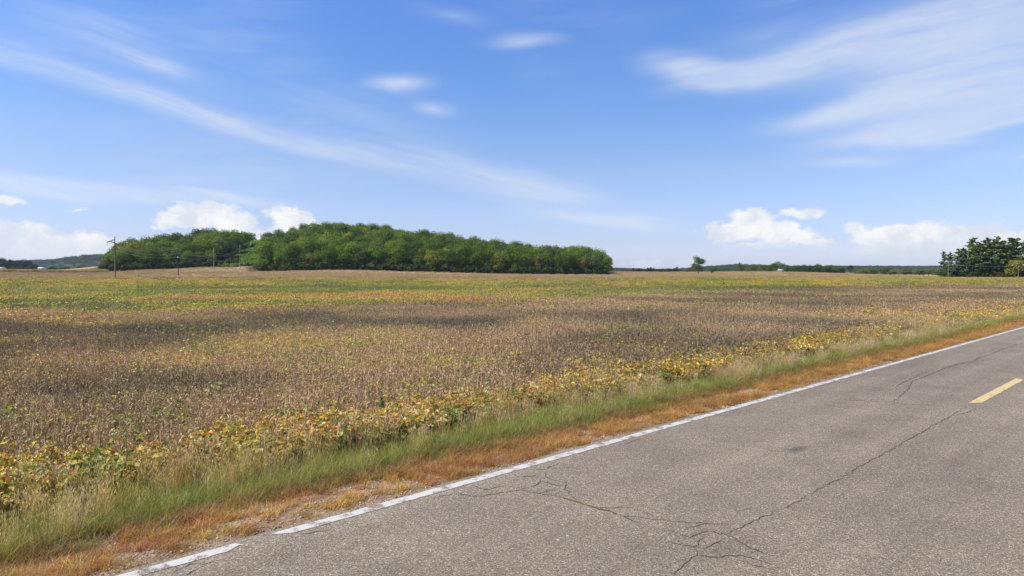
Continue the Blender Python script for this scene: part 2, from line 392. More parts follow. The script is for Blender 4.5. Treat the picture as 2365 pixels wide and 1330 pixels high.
def scatter(name, pos, coll, col, scl, rng, tilt=0.08, idx=None, label=None, cat=None, yaw=None):
    N = len(pos); me = bpy.data.meshes.new(name); me.vertices.add(N); me.vertices.foreach_set('co', np.asarray(pos, np.float32).ravel())
    rot = rng.normal(size=(N, 3)) * tilt; rot[:, 2] = rng.random(N) * 6.2832 if yaw is None else yaw
    scl = np.asarray(scl, float)
    if scl.ndim == 1: scl = np.repeat(scl[:, None], 3, 1)
    k = len(coll.objects); idx = rng.integers(0, k, N) if idx is None else idx
    c4 = np.ones((N, 4)); c4[:, :3] = col
    for nm, ty, fld, dat in (('rot', 'FLOAT_VECTOR', 'vector', rot), ('scl', 'FLOAT_VECTOR', 'vector', scl), ('idx', 'INT', 'value', idx), ('col', 'FLOAT_COLOR', 'color', c4)):
        a = me.attributes.new(nm, ty, 'POINT'); a.data.foreach_set(fld, np.ascontiguousarray(dat, dtype=np.int32 if ty == 'INT' else np.float32).ravel())
    o = obj(name, me)
    if coll.name not in _SG: _SG[coll.name] = scatter_group(coll)
    md = o.modifiers.new('scatter', 'NODES'); md.node_group = _SG[coll.name]
    return tag(o, label, cat, None, 'stuff')

# ================================================================== SETTING
# ---- how the bean field is coloured: ripeness in place (world positions; image column/row only used to author the patches)
def canopy_uv(x, y):
    y = np.maximum(y, 1.0); return CU + F * x / y, HOR + (CAM_H - 0.5) * F / y
PATCH_DARK = [(1050,742,270,26),(1480,742,130,22),(520,872,430,30),(1180,835,230,34),(90,800,150,18),(2050,664,360,11),(1830,690,170,9),(160,880,220,30),(860,905,200,40),(1330,790,120,25),(2250,690,120,8)]
PATCH_ORANGE = [(640,778,210,24),(130,812,90,16),(880,768,150,18),(1230,750,60,12),(700,692,200,9),(870,676,90,7),(1150,690,160,8),(1240,668,80,4),(60,718,160,6),(400,820,110,16),(2200,705,160,10),(2050,725,160,10)]
PATCH_GREEN = [(700,938,90,18),(330,945,60,16),(470,800,60,12),(10,950,40,30),(860,665,330,9),(300,668,280,10),(1500,668,260,9),(1800,664,120,6),(190,745,40,8),(1000,880,60,10),(1160,890,70,14),(1480,760,60,9),(300,1000,60,14)]
def patch(lst, u, v):
    r = np.zeros_like(u)
    for a, b, su, sv in lst: r = np.maximum(r, np.exp(-(((u - a) / su) ** 2 + ((v - b) / sv) ** 2)))
    return r
def ripeness(x, y):
    """returns leafy probability, leafy colour, dry colour (albedo)"""
    u, v = canopy_uv(x, y)
    wob = (fbm(x, y, 0.06, 4, 1) - .5)
    edge = np.interp(u, [-400, 0, 500, 800, 1000, 1300, 1600, 1900, 2200, 2600], [726, 722, 712, 702, 694, 686, 674, 662, 656, 652]) + wob * 40 * np.clip((v - 630) / 80, .2, 1)
    green_zone = sstep(edge - v, -7, 7) * sstep(v, 641 - 5 * sstep(u, 1150, 1700), 651 - 7 * sstep(u, 1150, 1700))
    rt = sstep(u, 1150, 1700); far_tan = (1 - sstep(v, 638 - 3 * rt, 649 - 7 * rt)) * (1 - .35 * sstep(-u, -700, -300))
    g1 = fbm(x, y, 0.22, 4, 2); g2 = fbm(x, y, 0.045, 3, 5)
    od, oo, og = patch(PATCH_DARK, u, v) * (.35 + 1.2 * fbm(x, y, 0.3, 3, 15)), patch(PATCH_ORANGE, u, v), patch(PATCH_GREEN, u, v)
    clump = sstep(g1, 0.60, 0.72)
    leafy = 0.055 + 0.22 * clump + 0.22 * oo + 0.30 * og - 0.03 * od
    leafy = leafy * (1 - green_zone) + green_zone * (0.76 - .32 * sstep(g2, .5, .7))
    leafy = leafy * (1 - far_tan) + far_tan * 0.10
    h = fbm(x, y, 0.12, 3, 8) + 0.28 * oo - 0.25 * og + (RNG.random(len(u)) - .5) * .35
    stops = np.array([0.2, 0.42, 0.56, 0.70, 0.85]); pal = np.array([(.22,.27,.05), (.36,.37,.065), (.52,.45,.085), (.62,.44,.11), (.60,.34,.12)])
    lc = np.stack([np.interp(h, stops, pal[:, k]) for k in range(3)], 1)
    tone = fbm(x, y, 0.11, 4, 12) * 1.15 - .09 - 0.22 * od + 0.28 * oo + (RNG.random(len(u)) - .5) * .25
    dpal = np.array([(.17,.134,.094), (.30,.222,.142), (.47,.33,.190), (.62,.42,.235)]); ds = np.array([0.0, 0.35, .55, .8])
    dc = np.stack([np.interp(tone, ds, dpal[:, k]) for k in range(3)], 1)
    dc = dc * (1 - far_tan[:, None]) + far_tan[:, None] * np.array((.52, .37, .22))
    return np.clip(leafy, 0, 1), lc, dc, od

# ---- ground sheet
ang = np.concatenate([np.radians(np.linspace(-46, 46, 185)), np.radians(np.linspace(46, 314, 68))[1:-1]])
rad = np.concatenate([[0.0], np.geomspace(2.0, 8000, 150)])
AA, RR = np.meshgrid(ang, rad); gx = (RR * np.sin(AA)).ravel(); gy = (RR * np.cos(AA)).ravel()
gz = height(gx, gy)
gp = RNX * gx + RNY * gy
lp, lc_, dc_, _ = ripeness(gx, np.where(gy > 1, gy, 1e4))
soil = np.array((.20, .15, .105))
canopy = lc_ * lp[:, None] + dc_ * (1 - lp[:, None])
kf = sstep(gy, 60, 140)[:, None]
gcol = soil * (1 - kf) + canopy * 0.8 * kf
grass_side = (gp < 10.2)[:, None]
gcol = np.where(grass_side, np.array((.16, .15, .05)), gcol)
in_field = np.ones(len(gx), bool)
gu = CU + F * gx / np.maximum(gy, 1)
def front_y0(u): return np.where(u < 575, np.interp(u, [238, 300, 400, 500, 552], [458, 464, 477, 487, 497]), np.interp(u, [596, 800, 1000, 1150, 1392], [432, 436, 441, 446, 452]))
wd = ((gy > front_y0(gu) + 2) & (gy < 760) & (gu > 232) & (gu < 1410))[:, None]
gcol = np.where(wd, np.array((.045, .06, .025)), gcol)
outf = sstep(gy, 640, 720)[:, None]
gcol = gcol * (1 - outf) + np.array((.12, .14, .05)) * outf
nr, na_ = RR.shape
ii = np.arange(nr * na_).reshape(nr, na_)
q = np.stack([ii[:-1, :], ii[1:, :], np.roll(ii, -1, 1)[1:, :], np.roll(ii, -1, 1)[:-1, :]], -1).reshape(-1, 4)[:, ::-1]
m, t, out = mat('field_soil')
tcn = t.new('ShaderNodeTexCoord'); at_ = t.new('ShaderNodeAttribute', attribute_name='col')
n1 = t.noise(tcn.outputs['Object'], 1.3, 8, 0.7); n2 = t.noise(tcn.outputs['Object'], 14, 5, 0.65)
c = t.mix(1.0, at_.outputs['Color'], t.ramp(n1, [(0.3, (.6, .6, .6)), (0.7, (1.4, 1.35, 1.3))]), 'MULTIPLY')
c = t.mix(1.0, c, t.ramp(n2, [(0.3, (.65, .65, .65)), (0.7, (1.35, 1.35, 1.35))]), 'MULTIPLY')
principled(t, out, c, 0.95, 0.1, bump(t, n2, 0.6, 0.06))
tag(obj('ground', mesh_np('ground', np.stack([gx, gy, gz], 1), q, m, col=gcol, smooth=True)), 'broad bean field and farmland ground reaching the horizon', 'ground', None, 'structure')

# ---- road
T0, T1 = -60.0, 900.0
P_EDGE = P_LINE + 0.20; P_CENTRE = ground(2255, 934).dot(rn) ; P_FAR = 2 * P_CENTRE - P_LINE
rng = np.random.default_rng(5)
ts = np.concatenate([np.arange(T0, -4, 2.0), np.arange(-4, 45, 0.12), np.arange(45, 200, 1.0), np.geomspace(200, T1, 60)])
ew = P_EDGE + (fbm(ts, ts * 0, 1.1, 4, 21) - .5) * .20 + (fbm(ts, ts * 0, 7, 2, 22) - .5) * .08
across = np.linspace(P_FAR - 0.35, P_EDGE - 0.15, 12)
V = []; 
for i, tt in enumerate(ts):
    for p in across: V.append(road_pt(tt, p, 0.02 + 0.03 * (1 - ((p - P_CENTRE) / 3.7) ** 2)))
    V.append(road_pt(tt, ew[i], 0.012)); V.append(road_pt(tt, ew[i] + .02, -0.07))
k = len(across) + 2; ii = np.arange(len(ts) * k).reshape(len(ts), k)
q = np.stack([ii[:-1, :-1], ii[1:, :-1], ii[1:, 1:], ii[:-1, 1:]], -1).reshape(-1, 4)
def road_z(p): return 0.02 + 0.03 * (1 - ((p - P_CENTRE) / 3.7) ** 2)
m_as, t, out = mat('worn_asphalt')
def asphalt_colour(t):
    tcn = t.new('ShaderNodeTexCoord'); o = tcn.outputs['Object']
    v1 = t.new('ShaderNodeTexVoronoi'); v1.inputs['Scale'].default_value = 110; t.link(o, v1.inputs['Vector'])
    sepc = t.new('ShaderNodeSeparateColor'); t.link(v1.outputs['Color'], sepc.inputs[0])
    v2 = t.new('ShaderNodeTexVoronoi'); v2.inputs['Scale'].default_value = 55; t.link(o, v2.inputs['Vector'])
    sep2 = t.new('ShaderNodeSeparateColor'); t.link(v2.outputs['Color'], sep2.inputs[0])
    base = t.ramp(sepc.outputs[0], [(0.0, (.095, .077, .055)), (0.35, (.182, .146, .101)), (0.75, (.268, .216, .150)), (0.93, (.34, .28, .205)), (1.0, (.54, .46, .36))])
    stone = t.ramp(sep2.outputs[1], [(0.0, (.82, .82, .82)), (0.5, (1, 1, 1)), (0.90, (1.1, 1.08, 1.05)), (1.0, (1.65, 1.55, 1.5))])
    c = t.mix(1.0, base, stone, 'MULTIPLY')
    # lengthwise wear: wheel paths and patches
    la = t.noise(t.along(o, math.atan2(rd.y, rd.x), (0.07, 1.1, 1)), 1.0, 5, 0.55)
    lb = t.noise(o, 0.7, 4, 0.6)
    c = t.mix(1.0, c, t.ramp(la, [(0.25, (.84, .83, .82)), (0.75, (1.26, 1.245, 1.23))]), 'MULTIPLY')
    c = t.mix(1.0, c, t.ramp(lb, [(0.3, (.86, .855, .85)), (0.7, (1.12, 1.11, 1.10))]), 'MULTIPLY')
    return c, o, v1, sepc
c, o_, v1, sepc = asphalt_colour(t)
g_ = ground(1845, 1040); mp = t.mapping(o_, (g_.x, g_.y, 0), (0, 0, math.atan2(rd.y, rd.x)), (0.45, 0.16, 5), 'TEXTURE')
gr = t.new('ShaderNodeTexGradient', gradient_type='SPHERICAL'); t.link(t.vmath('ADD', mp, t.vmath('SCALE', t.noise(o_, 9, 3, out=1), scale=0.5)), gr.inputs[0])
c = t.mix(t.smooth(gr.outputs['Fac'], .05, .6, 0, .5), c, (.06, .055, .05, 1))
principled(t, out, c, 0.85, 0.25, bump(t, sepc.outputs[0], 0.5, 0.006))
road = tag(obj('road', mesh_np('road', V, q, m_as, smooth=True)), 'weathered grey-brown asphalt road with fine cracks', 'road', None, 'structure')

# painted markings (worn paint a few millimetres proud)
def paint_mat(name, colr, wear):
    m, t, out = mat(name); c, o, v, s = asphalt_colour(t)
    n = t.noise(o, 5, 8, 0.75); n2 = t.noise(o, 70, 3, .6)
    w = t.smooth(t.math('MULTIPLY_ADD', n2, 0.25, n), wear - .05, wear + .03)
    pc = t.mix(n2, tuple(x * .86 for x in colr) + (1,), tuple(colr) + (1,))
    principled(t, out, t.mix(w, pc, c), 0.6, 0.3); return m
m_white = paint_mat('worn_white_paint', (.60, .56, .475), 0.68)
m_yel = paint_mat('worn_yellow_paint', (.66, .48, .20), 0.74)
def strip(name, tlist, p0, p1, z0, jag, material, parent):
    tl = np.array(tlist); e0 = p0 + (fbm(tl, tl * 0, 9, 3, 41) - .5) * jag; e1 = p1 + (fbm(tl, tl * 0, 9, 3, 42) - .5) * jag
    dd = np.minimum(tl - tl[0], tl[-1] - tl); kk = np.clip(1 - dd / .22, 0, 1); w_ = e1 - e0
    up = fbm(tl, tl * 0, 4, 2, 43) > .5; e0 = e0 + np.where(up, kk * .75 * w_, 0); e1 = e1 - np.where(up, 0, kk * .75 * w_)
    V = []
    for i, tt in enumerate(tl):
        V.append(road_pt(tt, e0[i], road_z(e0[i]) + z0)); V.append(road_pt(tt, e1[i], road_z(e1[i]) + z0))
    k = np.arange(len(tl) - 1) * 2; f = np.stack([k, k + 2, k + 3, k + 1], 1)
    return obj(name, mesh_np(name, V, f, material), parent)
LW = 0.082
def tp(u, v): return ground(u, v).dot(rd)
breaks = [(tp(560, 1256), tp(622, 1236))]
segs = []; cur = T0
for b0, b1 in breaks: segs.append((cur, b0)); cur = b1
segs.append((cur, T1))
for s0, s1 in segs:
    mid = max(s0, -6); tl = [s0] + list(np.arange(mid, min(s1, 60), 0.05)) + ([60] + list(np.geomspace(61, s1, 60)) if s1 > 60 else [s1])
    strip('edge_line', sorted(set(tl)), P_LINE - LW, P_LINE + LW, 0.005, 0.03, m_white, road)
strip('edge_line', np.linspace(T0, T1, 400), P_FAR - LW, P_FAR + LW, 0.005, 0.05, m_white, road)
d0, d1 = tp(2250, 937), tp(2346, 878); DASH = d1 - d0
for kx in range(-4, 30):
    s0 = d0 + kx * DASH * 3.6
    strip('centre_dash', np.arange(s0, s0 + DASH, 0.06), P_CENTRE - .10, P_CENTRE + .10, 0.005, 0.045, m_yel, road)

# cracks: dark fissures traced on the surface
m_crack = flat_mat('crack_filler', (.078, .065, .053), 0.95, 0.1, 6, .3)
m_crackr = flat_mat('rusty_crack_weeds', (.20, .11, .045), 0.95, 0.1, 9, .5)
def z3(pts): return [(1200 + x / 3.942, 1000 + y / 3.942) for x, y in pts]
def z4(pts): return [(1700 + x / 3.556, 680 + y / 3.556) for x, y in pts]
cr = [z3(p) for p in [
 [(0,520),(180,550),(330,575),(420,600),(560,640),(680,685),(780,690),(900,685),(1050,700),(1180,745),(1290,785)],
 [(780,690),(880,750),(950,770),(1110,780),(1240,800),(1400,815),(1530,825),(1740,840),(1900,855)], [(950,770),(1060,825),(1160,850)],
 [(1270,885),(1390,910),(1480,945),(1550,965),(1620,935),(1720,905),(1780,915),(1830,940),(1880,935),(1930,905),(1980,880),(2080,840),(2130,810),(2230,770),(2365,725)],
 [(1350,1000),(1480,1035),(1580,1055),(1680,1065),(1760,1025),(1840,990)], [(1580,1045),(1620,1000),(1680,960)],
 [(1560,1075),(1620,1100),(1560,1145),(1500,1210),(1440,1270),(1400,1301)], [(1620,1130),(1750,1145),(1880,1130),(2000,1125),(2110,1150),(2240,1190),(2365,1230)],
 [(1880,945),(1960,965),(2020,1020),(2110,1070),(2200,1100),(2300,1130)], [(1980,1170),(2130,1220),(2340,1270)], [(2110,1110),(2180,1075)],
 [(420,440),(410,520),(480,580),(560,640)], [(200,440),(300,470),(400,490)], [(180,550),(260,520),(330,530)], [(150,400),(190,440),(160,470),(60,500),(0,520)],
 [(100,330),(250,325),(350,270)], [(0,400),(150,380)], [(240,360),(260,410),(350,440)], [(900,105),(1000,85),(1100,50)], [(1510,870),(1640,850),(1740,845)], [(1410,1015),(1450,990)], [(1640,985),(1700,1040)]]]
cr += [z4(p) for p in [
 [(880,870),(960,860),(1080,880),(1180,885),(1280,885),(1350,845),(1420,770),(1450,710),(1520,690),(1580,665),(1700,615),(1830,580),(1950,550),(2000,520),(2100,490),(2200,445),(2300,415),(2440,385)],
 [(1280,885),(1390,910),(1500,912),(1650,915)], [(1310,760),(1400,710),(1450,690),(1570,630)], [(1700,610),(1760,590),(1900,550)], [(880,868),(1000,872),(1080,885)],
 [(362,1787),(430,1745),(560,1675),(700,1600),(840,1525),(960,1455),(1080,1390),(1190,1330),(1300,1265),(1420,1195),(1540,1130),(1640,1070),(1740,1020),(1790,985),(1890,930)], [(1790,1000),(1900,975),(1980,935)],
 [(2200,405),(2290,410),(2380,418)], [(1950,550),(2080,540)], [(380,1285),(470,1280),(560,1262)], [(500,830),(620,835),(720,825)]]]
cr += [[(400,1322),(440,1300),(470,1302),(520,1290)], [(690,1232),(730,1226),(770,1222)], [(430,1330),(460,1312)], [(1000,1150),(1050,1140),(1110,1146),(1180,1135),(1230,1132)], [(1090,1120),(1120,1130),(1170,1122)]]
def crack(pts, w, material, name='crack', dz=0.004):
    P3 = [ground(u, v, 0.035) for u, v in pts]; out_ = []; rg = random.Random(len(pts) + int(pts[0][0]))
    for a, b in zip(P3[:-1], P3[1:]):
        n = max(2, int((b - a).length / 0.07))
        for i in range(n):
            pt = a.lerp(b, i / n); j = 0.028 if i else 0.008
            out_.append(pt + Vector((rg.uniform(-j, j), rg.uniform(-j, j), 0)))
    out_.append(P3[-1]); V = []; w = w * max(1.0, sum(p.length for p in P3) / len(P3) / 13)
    for i, pt in enumerate(out_):
        d = (out_[min(i + 1, len(out_) - 1)] - out_[max(i - 1, 0)]); d = Vector((-d.y, d.x, 0)).normalized() * w * rg.uniform(.25, 1.0) * min(1, .35 + 4 * min(i, len(out_) - 1 - i) / len(out_))
        for s in (-1, 1):
            z = pt + d * s; V.append((z.x, z.y, road_z(z.dot(rn)) + dz))
    k = np.arange(len(out_) - 1) * 2
    return obj(name, mesh_np(name, V, np.stack([k, k + 1, k + 3, k + 2], 1), material), road)
for pts in cr: crack(pts, 0.0082, m_crack)
crack(z3([(380,590),(470,620),(560,645),(690,690),(790,712),(890,750)]), 0.022, m_crackr, 'weedy_crack', 0.0065)

# ---- shoulder
ts2 = np.concatenate([np.arange(-30, -4, 2.0), np.arange(-4, 60, 0.25), np.geomspace(60, T1, 80)])
ps = np.array([P_LINE + .02, P_EDGE + .12, P_EDGE + .5, P_EDGE + .95, P_EDGE + 1.3, P_EDGE + 1.8]); zs = np.array([-.035, -.012, -.02, -.025, -.03, -.06])
V = []
for tt in ts2:
    for j, p in enumerate(ps): V.append(road_pt(tt, p, zs[j] + (0.02 * (float(fbm(tt, p, 2.0, 3, 3)) - .5) if j else 0)))
k = len(ps); ii = np.arange(len(ts2) * k).reshape(len(ts2), k); q = np.stack([ii[:-1, :-1], ii[1:, :-1], ii[1:, 1:], ii[:-1, 1:]], -1).reshape(-1, 4)
m, t, out = mat('shoulder_gravel'); tcn = t.new('ShaderNodeTexCoord'); o_ = tcn.outputs['Object']
v1 = t.new('ShaderNodeTexVoronoi'); v1.inputs['Scale'].default_value = 55; t.link(o_, v1.inputs['Vector'])
s_ = t.new('ShaderNodeSeparateColor'); t.link(v1.outputs['Color'], s_.inputs[0])
c = t.ramp(s_.outputs[0], [(0, (.17, .11, .065)), (.4, (.28, .19, .12)), (.8, (.37, .265, .18)), (1, (.53, .43, .33))])
c = t.mix(t.smooth(t.noise(o_, 3.0, 4), .45, .65), c, (.23, .13, .07, 1))
principled(t, out, c, 0.95, 0.1, bump(t, v1.outputs['Distance'], 0.8, 0.01))
tag(obj('shoulder', mesh_np('shoulder', V, q, m, smooth=True)), 'gravel road shoulder between white line and grass', 'shoulder', None, 'structure')

# ================================================================== FIELD CROP
def soy_dry(rng, big=False):
    n = 4 if not big else 14; spread = .11 if not big else .55
    L = []
    base = np.c_[rng.normal(size=(n, 2)) * spread, np.zeros(n)]; d = np.c_[rng.normal(size=(n, 2)) * .16, np.ones(n)]; H = rng.uniform(.40, .67, n)
    L.append(ribbons(base, d, H, 0.012 if not big else .02, .05, rng, 2, False))
    npod = 17 if not big else 12
    tt = rng.uniform(.18, 1.02, (n, npod)); dn = d / np.linalg.norm(d, axis=1, keepdims=True)
    c = base[:, None, :] + dn[:, None, :] * (H[:, None] * tt)[..., None]; off = rng.normal(size=c.shape) * [.022, .022, .01] * (1 if not big else 1.8); c = (c + off).reshape(-1, 3)
    ax = off.reshape(-1, 3) / .022; ax[:, 2] = rng.normal(size=len(ax)) * .7 + 1.5
    nr_ = np.cross(ax, rng.normal(size=ax.shape))
    k = 1 if not big else 1.6
    L.append(cards(c, nr_, rng.uniform(.0125, .020, len(c)) * k, rng.uniform(.05, .082, len(c)) * k, rng, up=ax))
    return join(L)
def leaflets(c, n, l, rng, up):
    """ovate leaf of two folded halves along its midrib"""
    n = n / np.linalg.norm(n, axis=1, keepdims=True); a = np.cross(n, up); a /= np.linalg.norm(a, axis=1, keepdims=True) + 1e-9; b = np.cross(a, n)
    l = l[:, None]; w = l * rng.uniform(.28, .40, (len(c), 1)); fold = l * rng.uniform(.02, .16, (len(c), 1))
    p0 = c - b * l * .5; p1 = c + b * l * .5 - n * l * .12; m1 = c - b * l * .12; 
    r1 = m1 + a * w + n * fold; r2 = c + b * l * .22 + a * w * .7 + n * fold * .6; l1 = m1 - a * w + n * fold; l2 = c + b * l * .22 - a * w * .7 + n * fold * .6
    v = np.stack([p0, r1, r2, p1, l2, l1], 1).reshape(-1, 3); k = np.arange(len(c)) * 6
    f = np.concatenate([np.stack([k, k + 1, k + 2, k + 3], 1), np.stack([k, k + 3, k + 4, k + 5], 1)])
    return v, f, np.repeat(rng.random((len(c), 3)), 6, 0)
def soy_leafy(rng, big=False):
    n = 4 if not big else 12; spread = .10 if not big else .5; L = []
    base = np.c_[rng.normal(size=(n, 2)) * spread, np.zeros(n)]; d = np.c_[rng.normal(size=(n, 2)) * .2, np.ones(n)]; H = rng.uniform(.38, .62, n)
    L.append(ribbons(base, d, H, .010, .06, rng, 2, False))
    k = 5 if not big else 4; ls = 1 if not big else 1.5
    tt = rng.uniform(.45, 1.02, (n, k)); tip = base[:, None] + (d / np.linalg.norm(d, axis=1, keepdims=True))[:, None] * (H[:, None] * tt)[..., None]
    azm = rng.uniform(0, 6.28, (n, k)); tip = tip + np.stack([np.cos(azm), np.sin(azm), np.full_like(azm, .25)], -1) * rng.uniform(.05, .17, (n, k))[..., None]
    tip = tip.reshape(-1, 3); azm = azm.ravel()
    for off in (-1.0, 0, 1.0):
        aa = azm + off; dr = np.stack([np.cos(aa), np.sin(aa), rng.uniform(-.75, .15, len(aa))], 1)
        nn = np.stack([np.cos(aa) * .3, np.sin(aa) * .3, np.ones(len(aa))], 1) + rng.normal(size=(len(aa), 3)) * .38
        L.append(leaflets(tip + dr * .045, nn, rng.uniform(.06, .095, len(aa)) * ls, rng, dr))
    return join(L)
rg = np.random.default_rng(101)
def mk(nm, f, n, material, *a): return [mesh_np('%s_%d' % (nm, i), *f(rg, *a)[:2], material) if False else (lambda r: mesh_np('%s_%d' % (nm, i), r[0], r[1], material, rnd=r[2]))(f(rg, *a)) for i in range(n)]
C_DRY = proto_coll('dry_soybean_plant', mk('dry_soybean_plant', soy_dry, 7, M_SOYDRY))
C_DRYB = proto_coll('dry_soybean_patch', mk('dry_soybean_patch', soy_dry, 5, M_SOYDRY, True))
C_LEAF = proto_coll('leafy_soybean_plant', mk('leafy_soybean_plant', soy_leafy, 7, M_SOYLEAF))
C_LEAFB = proto_coll('leafy_soybean_patch', mk('leafy_soybean_patch', soy_leafy, 5, M_SOYLEAF, True))

P_SOY = P_EDGE + 2.6
def sector(n, r0, r1, rng, a0=-39.5, a1=39.5):
    a = np.radians(rng.uniform(a0, a1, n)); r = np.sqrt(rng.uniform(r0 * r0, r1 * r1, n)); return r * np.sin(a), r * np.cos(a)
# the woods: outlines in place
LW_FRONT = [(238, 458), (300, 464), (400, 477), (500, 487), (552, 497)]
RW_FRONT = [(596, 432), (700, 431), (800, 436), (900, 439), (1000, 441), (1150, 446), (1300, 449), (1392, 452)]
def front_y(u):
    l = np.interp(u, [a for a, b in LW_FRONT], [b for a, b in LW_FRONT]); r_ = np.interp(u, [a for a, b in RW_FRONT], [b for a, b in RW_FRONT])
    y = np.where(u < 575, l, r_); y = np.where(u < 236, 415, y)
    return np.where(u > 1405, np.interp(u, [1405, 1500, 1700, 1850, 2000, 2150, 2200, 2400], [560, 640, 640, 640, 560, 430, 352, 352]), y)
def field_mask(x, y):
    p = RNX * x + RNY * y; u = CU + F * x / np.maximum(y, 1)
    lim = front_y(u); corridor = (u > 540) & (u < 600)
    return (p > P_SOY + (fbm(x, y, .5, 3, 4) - .5) * .7) & (y < np.where(corridor, 470, lim - 1.5))
def crop(name_d, name_l, n, r0, r1, cd, cl, sc0, sc1, lab_d, lab_l, rng):
    x, y = sector(n, r0, r1, rng); k = field_mask(x, y); x, y = x[k], y[k]
    lp, lc, dc, od = ripeness(x, y); p = RNX * x + RNY * y
    rag = (fbm(x, y, .22, 3, 73) - .42) * 2.2; row = sstep(p, P_SOY + 1.7 + rag * .7 + .012 * np.hypot(x, y), P_SOY + .5 + rag * .6 + .012 * np.hypot(x, y)) ; lp = np.maximum(lp, row * (.42 + .45 * sstep(fbm(x, y, .45, 2, 71), .35, .6)))        # leafy headland row along the verge
    edgec = np.array([(.60, .43, .08), (.66, .36, .07), (.24, .30, .06), (.70, .54, .18), (.50, .46, .08), (.64, .40, .08)])[rng.integers(0, 6, len(x))]
    hue = fbm(x, y, .35, 2, 31)[:, None]; edgec = edgec * (.75 + .5 * hue)
    lc = np.where((row > .3)[:, None], edgec, lc)
    isl = rng.random(len(x)) < lp
    z = height(x, y); pos = np.c_[x, y, z]; s = rng.uniform(sc0, sc1, len(x))
    hvar = .72 + .5 * fbm(x, y, .10, 3, 51); s3 = np.c_[s, s, s * hvar]
    scatter(name_d, pos[~isl], cd, dc[~isl], s3[~isl], rng, .10, label=lab_d, cat='soybeans')
    scatter(name_l, pos[isl], cl, lc[isl], (s3 * [1, 1, .96] * np.where(row > .3, .90, 1.0)[:, None])[isl], rng, .12, label=lab_l, cat='soybeans')
rg = np.random.default_rng(202)
crop('ripe_soybeans', 'leafy_soybeans', 54000, 6, 42, C_DRY, C_LEAF, .9, 1.2, 'brown dried soybean stalks covering the near field', 'yellow and green leafy soybeans among near brown stalks', rg)
crop('ripe_soybeans', 'leafy_soybeans', 46000, 41, 125, C_DRYB, C_LEAFB, .85, 1.15, 'brown dried soybeans in the middle of the field', 'yellow-green leafy soybean bands across middle of field', rg)
crop('ripe_soybeans', 'leafy_soybeans', 60000, 123, 650, C_DRYB, C_LEAFB, 1.0, 1.5, 'tan ripe soybeans at the far end of the field', 'yellow-green soybeans in the far field', rg)

# ================================================================== VERGE GRASS
def tuft(rng, n, h0, h1, w, spread, lean, bend, seed_heads=0.0):
    L = []; base = np.c_[rng.normal(size=(n, 2)) * spread, np.zeros(n)]
    az_ = rng.uniform(0, 6.28, n); ln = np.abs(rng.normal(size=n)) * lean
    d = np.c_[np.cos(az_) * ln, np.sin(az_) * ln, np.ones(n)]; H = rng.uniform(h0, h1, n)
    L.append(ribbons(base, d, H, w, rng.uniform(.3, 1.0, n) * bend, rng, 3))
    if seed_heads:
        k = int(n * seed_heads); b2 = base[:k]; d2 = d[:k] * [.6, .6, 1]; d2 /= np.linalg.norm(d2, axis=1, keepdims=True); top = b2 + d2 * (h1 * rng.uniform(.85, 1.25, k))[:, None]
        L.append(ribbons(b2, d2, np.linalg.norm(top - b2, axis=1), .003, .0, rng, 1, False))
        for _ in range(5):
            c = top + rng.normal(size=(k, 3)) * [.02, .02, .045]; L.append(cards(c, rng.normal(size=(k, 3)) * [1, 1, .2], .007, .045, rng, up=np.array([0, 0, 1.]) + rng.normal(size=(k, 3)) * .25))
    return join(L)
C_GREEN = proto_coll('green_grass_tuft', mk('green_grass_tuft', lambda r: tuft(r, 46, .11, .28, .006, .07, .42, .55), 5, M_GRASS))
C_TAN = proto_coll('seed_grass_tuft', mk('seed_grass_tuft', lambda r: tuft(r, 36, .12, .29, .0045, .06, .40, .5, .30), 5, M_GRASS))
C_RUST = proto_coll('rust_grass_tuft', mk('rust_grass_tuft', lambda r: tuft(r, 60, .06, .17, .005, .05, .9, .8), 5, M_GRASS))
C_LOW = proto_coll('low_grass_tuft', mk('low_grass_tuft', lambda r: tuft(r, 40, .05, .13, .005, .05, 1.5, .9), 4, M_GRASS))
def verge(n, t0, t1, rng, kscale=1.0):
    tt = t0 + (t1 - t0) * rng.random(n); pp = P_EDGE - .05 + rng.random(n) * 3.2; return tt, pp
def xyz(tt, pp, z): return np.c_[RDX * tt + RNX * pp, RDY * tt + RNY * pp, z]
def pick(rng, cols, n): return np.array(cols)[rng.integers(0, len(cols), n)] * rng.uniform(.8, 1.2, (n, 1))
